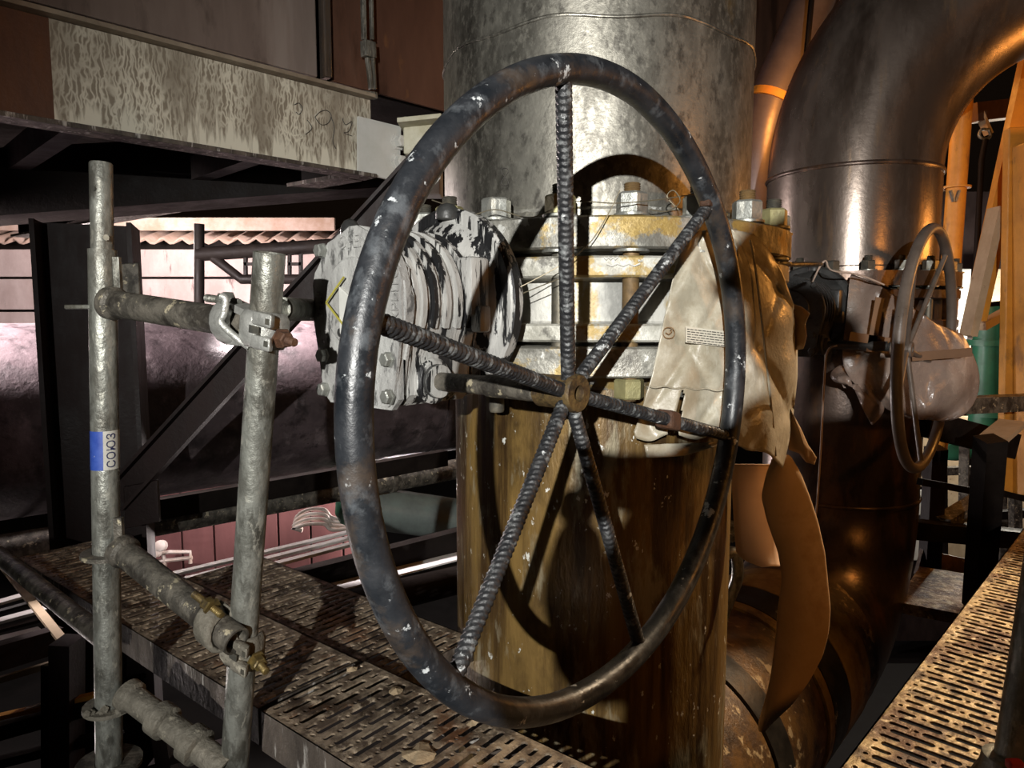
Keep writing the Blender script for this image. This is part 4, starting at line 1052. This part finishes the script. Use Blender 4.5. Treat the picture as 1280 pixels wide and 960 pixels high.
sb_ = at(330, 642, 3.3); bm = bmesh.new(); extrude_prof(bm, at(186, 640, 3.0), at(560, 573, 4.05), cprof(.09, .06, .012), (0, 1, 0)); tag(obj('support_channel', bm, M['dark_steel']), 'dark steel channel carrying the slim pipe below the black one', 'channel')
# diagonal brace
bm = bmesh.new(); extrude_prof(bm, at(150, 622, 2.62), at(552, 183, 2.62), cprof(.105, .06, .012), (0, -1, 0)); tag(obj('diagonal_brace', bm, M['brown_col']), 'dark diagonal channel brace from the column foot up behind the gearbox', 'brace')
bm = bmesh.new(); box(bm, at(178, 630, 2.6), (1, 0, .2), (0, 1, 0), Z, (.13, .02, .16), .003); tag(obj('gusset_plate', bm, M['brown_col']), 'gusset plate where the diagonal brace meets the column', 'plate')
# truss bracket
t9 = thing('truss_bracket', 'dark tubular bracket with punched plates hanging under the platform', 'bracket', at(250, 380, 4.6))
for nm, pts, r in (('post', [(249, 280), (249, 400)], .032), ('top_rail', [(247, 318), (430, 306)], .045), ('brace', [(258, 315), (302, 349), (420, 349)], .032)):
    bm = bmesh.new(); poly(bm, [at(x, y, 4.6) for x, y in pts], r, 12); obj(nm, bm, M['dark_steel'], t9, 40)
for x in (314, 369):
    for (x0, y0, x1, y1) in ((x - 7, 309, x - 7, 350), (x + 7, 309, x + 7, 350), (x - 8, 312, x + 8, 312), (x - 8, 330, x + 8, 330), (x - 8, 347, x + 8, 347)):
        bm = bmesh.new(); bar(bm, at(x0, y0, 4.6), at(x1, y1, 4.6), .028, .02, None); obj('punched_plate', bm, M['dark_steel'], t9)

# low bright zone: trays, channel, dark tube, drum, conduits
bdv = V((.72, .69, 0)).normalized()
for k, (x0, y0, x1, y1, Y0, h_, m_, nm, lab) in enumerate(((205, 742, 470, 672, 3.3, .018, 'pale_strip', 'tray_rail', 'nearest bright tray rail below the slim pipe'), (210, 730, 470, 664, 3.5, .018, 'pale_strip', 'tray_rail', 'middle bright tray rail below the slim pipe'), (215, 718, 470, 657, 3.7, .016, 'pale_strip', 'tray_rail', 'farthest bright tray rail below the slim pipe'))):
    p, q_ = at(x0, y0, Y0), at(x1, y1, Y0 + 1.3); bm = bmesh.new(); bar(bm, p, q_, .05, h_); rail = tag(obj(nm, bm, M[m_]), lab, 'tray rail', 'tray rails')
bm = bmesh.new(); extrude_prof(bm, at(300, 752, 2.85), at(600, 672, 3.5), cprof(.12, .07, .01), (0, 1, 0)); tag(obj('dark_channel', bm, M['dark_steel']), 'dark channel between the bright rails and the shadowed deck', 'channel')
bm = bmesh.new(); bar(bm, at(300, 764, 2.8), at(600, 688, 3.45), .10, .008); tag(obj('pale_ledge', bm, M['pale_strip']), 'thin bright ledge under the dark channel', 'ledge')
bm = bmesh.new(); tube(bm, at(300, 790, 2.75), at(600, 716, 3.4), .075, 24); tag(obj('black_tube', bm, M['dark_steel'], None, 40), 'smooth black tube behind the shadowed deck', 'pipe')
t10 = thing('drum', 'grey-green lying drum with a green end left of the main pipe', 'drum', at(500, 660, 4.3))
p, q_ = at(446, 632, 4.3), at(575, 650, 4.5); bm = bmesh.new(); tube(bm, p, q_, .135, 30); obj('drum_shell', bm, M['green_grey'], t10, 40)
bm = bmesh.new(); lathe(bm, p, p - q_, [(0, .137), (.02, .137), (.08, .12), (.12, .07), (.13, .01)], 30); obj('drum_end', bm, M['green'], t10, 40)
for k in range(4):
    bm = bmesh.new(); d0 = k * 5
    poly(bm, spline([at(x, y, 5.6 - .03 * k) for x, y in ((440, 657 + d0 * .6 - 6), (415, 655 + d0 - 8), (405, 643 + d0 * 1.2 - 6), (385, 641 + d0 * 1.2 - 4), (372 - k, 645 + d0), (370 - k, 654 + d0 * .4), (378, 659 + d0 * .3))], 5), .016, 7)
    tag(obj('bent_conduit', bm, M['white_lag'], None, 60), ('topmost', 'second from the top', 'third from the top', 'lowest')[k] + ' of the pale bent conduits beside the drum', 'conduit', 'pale bent conduits')
t11 = thing('pipe_manifold', 'pale small pipework on the red wall behind the upper end of the knee-height tube', 'pipework', at(215, 700, 6.2))
for pts in ([(190, 694), (212, 690), (238, 690), (238, 704)], [(190, 702), (214, 700), (240, 697)], [(200, 684), (206, 700), (206, 715)]):
    bm = bmesh.new(); poly(bm, [at(x, y, 6.2) for x, y in pts], .018, 7); obj('pipe_run', bm, M['white_lag'], t11, 50)
for (x, y) in ((203, 682), (196, 690)):
    bm = bmesh.new(); lathe(bm, at(x, y, 6.15), (0, -1, .3), [(0, .05), (.05, .05), (.06, .03)], 12); obj('valve_knob', bm, M['white_lag'], t11, 40)

# lower left corner
t12 = thing('grating_deck', 'lower bar grating with bright gaps at the left edge', 'grating', at(20, 790, 2.9))
gd = V((.8, .6, 0))
for k in range(6):
    p = at(-60, 770 + k * 11, 2.9 - k * .10); q_ = at(62 - k * 3, 735 + k * 13, 3.2 - k * .12); bm = bmesh.new(); bar(bm, p, q_, .05 if k % 2 == 0 else .03, .012); obj('grating_bar', bm, M['pale_strip'] if k % 2 == 0 else M['dark_steel'], t12)
bm = bmesh.new(); bar(bm, at(-60, 838, 2.2), at(74, 798, 2.5), .05, .09); obj('edge_beam', bm, M['brown_col'], t12)
bm = bmesh.new(); bar(bm, at(-10, 690, 3.2), at(78, 800, 2.4), .03, .012); obj('edge_angle', bm, M['buff_steel'], t12)
t13 = thing('pipe_rack', 'dark angle frame below the lower grating', 'frame', at(70, 960, 2.3))
for nm, a, b, w_, h_, m_ in (('post', (84, 800), (84, 1010), .09, .07, 'brown_col'), ('post', (60, 830), (60, 1010), .03, .03, 'dark_steel'), ('rail', (-40, 905), (122, 868), .03, .015, 'orange'), ('rail', (-40, 862), (78, 826), .02, .02, 'buff_steel'), ('rail', (-40, 925), (120, 880), .05, .05, 'dark_steel'), ('rail', (20, 892), (86, 870), .02, .012, 'pale_strip'), ('rail', (60, 862), (90, 848), .03, .02, 'pale_strip'), ('rail', (-30, 960), (150, 915), .04, .03, 'dark_steel'), ('post', (200, 900), (215, 1000), .05, .05, 'brown_col'), ('rail', (190, 955), (310, 922), .05, .02, 'brown_col')):
    bm = bmesh.new(); bar(bm, at(*a, 2.3), at(*b, 2.3), w_, h_); obj(nm, bm, M[m_], t13)

# ---------------------------------------------------------------- right background
t14 = thing('orange_post', 'slim orange tube post with a collar behind the far elbow pipe', 'post', at(1185, 420, 4.4))
pA, pB = at(1206, 90, 4.4), at(1172, 560, 4.4)
bm = bmesh.new(); tube(bm, pB, pA, .055, 18); obj('tube', bm, M['orange'], t14, 40)
bm = bmesh.new(); c = at(1194, 236, 4.4); lathe(bm, c, Z, [(0, .06), (0, .085), (.012, .085), (.012, .06)], 20, False); obj('collar', bm, M['orange'], t14, 40)
bm = bmesh.new(); bar(bm, at(1188, 238, 4.33), at(1192, 252, 4.33), .02, .01); bar(bm, at(1199, 238, 4.33), at(1194, 252, 4.33), .02, .01); obj('clip', bm, M['galv'], t14)
bm = bmesh.new(); extrude_prof(bm, at(1296, 60, 3.9), at(1222, 400, 3.9), cprof(.105, .05, .01), (0, 1, 0)); tag(obj('orange_brace', bm, M['orange']), 'sloping orange channel brace right of the far elbow pipe', 'brace')
bm = bmesh.new(); bar(bm, at(1246, 260, 3.86), at(1210, 420, 3.86), .10, .04); tag(obj('buff_brace', bm, M['buff_steel']), 'buff sloping flat brace above the plastic film', 'brace')
t15 = thing('orange_column', 'thick orange column cut by the right picture edge', 'column', at(1290, 620, 3.7))
bm = bmesh.new(); bar(bm, at(1290, 620, 3.7), at(1290, 180, 3.7), .17, .17, None, .01); obj('shaft', bm, M['orange'], t15)
bm = bmesh.new(); bar(bm, at(1263, 620, 3.75), at(1272, 160, 3.75), .05, .12, None, .005); obj('edge_angle', bm, M['orange'], t15)
t16 = thing('strap_hook', 'dark strap with a bright shackle hanging behind the orange brace', 'strap', at(1222, 390, 4.85))
bm = bmesh.new(); bar(bm, at(1222, 136, 4.85), at(1236, 168, 4.85), .07, .02); obj('bracket', bm, M['buff_steel'], t16)
bm = bmesh.new(); poly(bm, spline([at(x, y, 4.8) for x, y in ((1237, 162), (1227, 162), (1224, 170), (1232, 174), (1238, 170), (1236, 162))], 4), .01, 8); obj('shackle', bm, M['galv'], t16, 50)
bm = bmesh.new(); poly(bm, [at(1232, 174, 4.8), at(1227, 200, 4.8), at(1219, 350, 4.8), at(1216, 400, 4.8)], .018, 8); obj('strap', bm, M['dark_steel'], t16, 50)
for nm, a, b, Y0, w_, h_, m_, lab, cat in (
        ('cross_beam', (1170, 508, ), (1300, 502), 3.3, .09, .075, 'galv_dirty', 'rusty horizontal rail behind the brown handwheel', 'rail'),
        ('dark_channel', (1150, 528), (1258, 556), 3.2, .12, .12, 'dark_steel', 'dark channel just below the rusty rail', 'channel'),
        ('corner_post', (1238, 548), (1222, 760), 2.75, .09, .08, 'dark_steel', 'dark square post beside the walkway end', 'post'),
        ('post_cap', (1236, 553), (1266, 528), 2.75, .10, .02, 'buff_steel', 'buff flat cap leaning on the dark square post', 'plate'),
        ('thin_rail', (1150, 602), (1228, 616), 3.0, .03, .03, 'dark_steel', 'thin dark rail joining the dark square post', 'rail'),
        ('thin_rail', (1250, 616), (1300, 628), 3.4, .03, .03, 'dark_steel', 'thin dark rail right of the dark square post', 'rail'),
        ('diagonal_bar', (1178, 654), (1224, 626), 3.6, .09, .06, 'galv_dirty', 'short grey diagonal bar left of the dark square post', 'bar'),
        ('slim_post', (1206, 530), (1204, 640), 4.2, .05, .05, 'galv_dirty', 'slim grey post behind the brown handwheel', 'post'),
        ('rear_post', (1170, 560), (1160, 740), 3.6, .08, .08, 'brown_col', 'brown post behind the far lower pipe', 'post'),
        ('lower_beam', (1130, 660), (1300, 676), 3.5, .1, .09, 'dark_steel', 'dark beam over the lit ground patch', 'beam'),
        ('rust_panel', (1148, 702), (1215, 716), 3.7, .02, .14, 'pipe_brn', 'rust-brown kick plate above the lit ground patch', 'panel'),
        ('slant_rail', (1226, 408), (1262, 388), 4.3, .06, .05, 'buff_steel', 'short slanting rail right of the plastic film', 'rail'),
        ('upper_rail', (1222, 382), (1262, 378), 4.6, .03, .03, 'dark_steel', 'thin rail above the short slanting rail', 'rail'),
        ('red_beam', (1214, 142), (1300, 132), 4.85, .10, .12, 'duct_red', 'dark red beam end behind the orange brace', 'beam')):
    bm = bmesh.new(); bar(bm, at(*a, Y0), at(*b, Y0 + .15), w_, h_); tag(obj(nm, bm, M[m_]), lab, cat)
t17 = thing('green_pipe', 'green pipe with a bend seen through the far railings', 'pipe', at(1236, 560, 6))
bm = bmesh.new(); poly(bm, spline([at(x, y, 6.0) for x, y in ((1236, 380), (1234, 440), (1230, 500), (1226, 540), (1212, 556), (1190, 560), (1180, 552))], 6), .11, 16); obj('tube', bm, M['green'], t17, 50)
for y in (432, 520):
    bm = bmesh.new(); lathe(bm, at(1234, y, 6.0), Z, [(0, .15), (.05, .15)], 20); obj('pipe_flange', bm, M['green'], t17, 40)
# lit far wall with window panes behind the railings
fw = struct(thing('wall_right', 'pale far wall with panels seen through the railings at right', 'wall', at(1240, 640, 9)))
for i in range(5):
    for j in range(4):
        a, b = at(1120 + i * 48, 700 - j * 92, 9), at(1165 + i * 48, 612 - j * 92, 9); bm = bmesh.new(); box(bm, (a + b) / 2, (1, 0, 0), (0, 1, 0), Z, (b.x - a.x, .05, b.z - a.z), .01); obj('wall_panel', bm, M['buff_steel'] if (i * 7 + j * 3) % 4 else M['plate'], fw)
bm = bmesh.new(); a, b = at(1060, 800, 9.2), at(1420, 240, 9.2); box(bm, (a + b) / 2, (1, 0, 0), (0, 1, 0), Z, (b.x - a.x, .05, b.z - a.z)); obj('backing', bm, M['brown_col'], fw)
for k, (x0, y0, x1, y1, Y0) in enumerate(((1150, 470, 1300, 474, 7), (1150, 590, 1300, 584, 7.2), (1176, 440, 1178, 700, 7.5), (1250, 380, 1252, 700, 7.3), (1150, 650, 1300, 640, 6.8), (1268, 560, 1270, 700, 6.5))):
    bm = bmesh.new(); bar(bm, at(x0, y0, Y0), at(x1, y1, Y0), .08, .08); tag(obj('railing_bar', bm, M['galv_dirty'] if k % 2 else M['dark_steel']), ['far horizontal bar level with the plastic film bottom', 'far horizontal bar below the rusty rail', 'far upright bar right of the far lower pipe', 'far upright bar under the short slanting rail', 'lowest far horizontal bar above the lit ground patch', 'short far upright bar at the right edge'][k], 'bar', 'far railing bars')
bm = bmesh.new(); vs = [atz(x, y, -.55) for x, y in ((1120, 752), (1240, 775), (1240, 722), (1150, 708))]; r0 = [bm.verts.new(p) for p in vs]; r1 = [bm.verts.new(p - Z * .05) for p in vs]; bridge(bm, r0, r1); bm.faces.new(r0); bm.faces.new(r1); tag(obj('ground_slab', bm, M['deck_yel']), 'small sandy lit slab beyond the walkway edge', 'slab')

# things seen between the two risers
t18 = thing('vent_duct', 'dull violet-grey slanting duct between the main pipe and the elbow', 'duct', at(950, 300, 5.6))
bm = bmesh.new(); poly(bm, spline([at(x, y, 5.6) for x, y in ((938, 330), (944, 220), (962, 130), (1000, 40), (1040, -60))], 6), .16, 26); obj('tube', bm, mat('violet_grey_sheet', (.20, .165, .16), (.12, .095, .095), 4, rough=.4, metal=.4), t18, 50)
bm = bmesh.new(); c = at(962, 130, 5.6); lathe(bm, c, at(975, 100, 5.6) - c, [(0, .16), (0, .18), (.06, .18), (.06, .16)], 26, False); obj('band', bm, M['orange'], t18, 40)
bm = bmesh.new(); tube(bm, at(1020, -60, 5.0), at(1008, 70, 5.0), .02, 8); tag(obj('hanger_rod', bm, M['dark_steel'], None, 40), 'thin dark hanger rod left of the elbow top', 'rod')
t19 = thing('floor_valve', 'small grey fitting low between the pipe and the paper piece', 'fitting', at(915, 760, 2.35))
bm = bmesh.new(); poly(bm, spline([at(x, y, 2.35) for x, y in ((900, 700), (918, 690), (922, 720), (912, 748), (904, 770))], 5), .02, 10); obj('bent_pipe', bm, M['galv'], t19, 50)
bm = bmesh.new(); lathe(bm, at(912, 672, 2.4), (0, -.3, 1), [(0, .03), (.03, .03), (.03, .02), (.06, .02)], 6); obj('fitting_nut', bm, M['galv'], t19)

# ---------------------------------------------------------------- person with the phone (casts the shadow on the lower pipe)
pt = thing('person', 'crouching person in dark work clothes and helmet holding up a phone, seen as a shadow', 'person', (.22, -.5, 0))


def skinned(name, verts, edges_, root, m_, parent, sub=2):
    me = bpy.data.meshes.new(name); org = root_of(parent).location
    me.from_pydata([V(v[:3]) - org for v in verts], edges_, []); o = bpy.data.objects.new(name, me); COL.objects.link(o); o.parent = parent; me.materials.append(m_)
    sk_ = o.modifiers.new('skin', 'SKIN'); sk_.use_smooth_shade = True
    for i, v in enumerate(verts):
        d_ = me.skin_vertices[0].data[i]; r = v[3]; d_.radius = r if isinstance(r, tuple) else (r, r); d_.use_root = (i == root)
    o.modifiers.new('sub', 'SUBSURF').levels = sub; return o


BV = [(.10, -.56, .40, .18), (.09, -.50, .58, .205), (.09, -.44, .72, .20), (.115, -.38, .86, .11), (.13, -.35, .92, .10),
      (-.055, -.43, .79, .08), (-.12, -.34, .58, .058), (-.125, -.17, .64, .045), (-.10, -.07, .70, .03),
      (.33, -.43, .86, .10), (.44, -.34, .60, .06), (.30, -.17, .62, .045), (.14, -.07, .70, .03),
      (-.01, -.52, .34, .12), (-.03, -.28, .10, .085), (-.02, -.66, .07, .06), (-.02, -.80, .06, .05),
      (.22, -.52, .34, .12), (.25, -.28, .10, .085), (.24, -.66, .07, .06), (.24, -.80, .06, .05)]
BE_ = [(0, 1), (1, 2), (2, 3), (3, 4), (2, 5), (5, 6), (6, 7), (7, 8), (2, 9), (9, 10), (10, 11), (11, 12), (0, 13), (13, 14), (14, 15), (15, 16), (0, 17), (17, 18), (18, 19), (19, 20)]
skinned('body', BV, BE_, 0, M['cloth_work'], pt)
bm = bmesh.new(); bmesh.ops.create_uvsphere(bm, u_segments=28, v_segments=20, radius=1, matrix=Matrix.Translation((.135, -.31, .995)) @ Matrix.Diagonal((.092, .105, .125, 1)))
for v in bm.verts:   # chin narrower, nose bridge forward
    r = v.co - V((.135, -.31, .995))
    if r.z < -.03: v.co.x = .135 + r.x * (1 + (r.z + .03) * 4); v.co.y += .01
    if abs(r.x) < .018 and -.05 < r.z < .01 and r.y > .07: v.co.y += .018
obj('head', bm, M['skin'], pt, 80)
bm = bmesh.new(); lathe(bm, (.14, -.315, 1.015), Z, [(0, .135), (.004, .14), (.01, .122), (.05, .117), (.085, .09), (.105, .05), (.112, .005)], 32); obj('helmet', bm, M['helmet'], pt, 50)
for sx, hx in ((-1, -.082), (1, .105)):
    hv = [(hx + sx * .03, -.07, .70, .026), (hx + sx * .012, -.035, .735, (.03, .02))]; he = [(0, 1)]
    hd = skinned('hand', hv, he, 0, M['skin'], pt, 1)
    for k in range(5):
        z_ = .775 - k * .018 if k < 4 else .712
        f_ = [(hx + sx * .012, -.03, z_ - .006, .0095), (hx + sx * .004, -.012, z_, .009), (hx - sx * .02, -.004 if k < 4 else -.026, z_ + .002, .0085), (hx - sx * (.036 if k < 3 else .026), -.0045 if k < 4 else -.03, z_, .0075)]
        if sx == -1: f_ = [(a, b - .018 if i > 1 else b, c_, r) for i, (a, b, c_, r) in enumerate(f_)]
        skinned('finger', f_, [(0, 1), (1, 2), (2, 3)], 0, M['skin'], hd, 1)
ph_ = thing('smartphone', 'dark smartphone held up by the crouching person', 'phone', (.012, -.02, .70))
bm = bmesh.new(); box(bm, (.012, -.018, .742), (1, 0, 0), (0, 1, 0), Z, (.158, .008, .077), .003); obj('phone_body', bm, M['phone'], ph_)
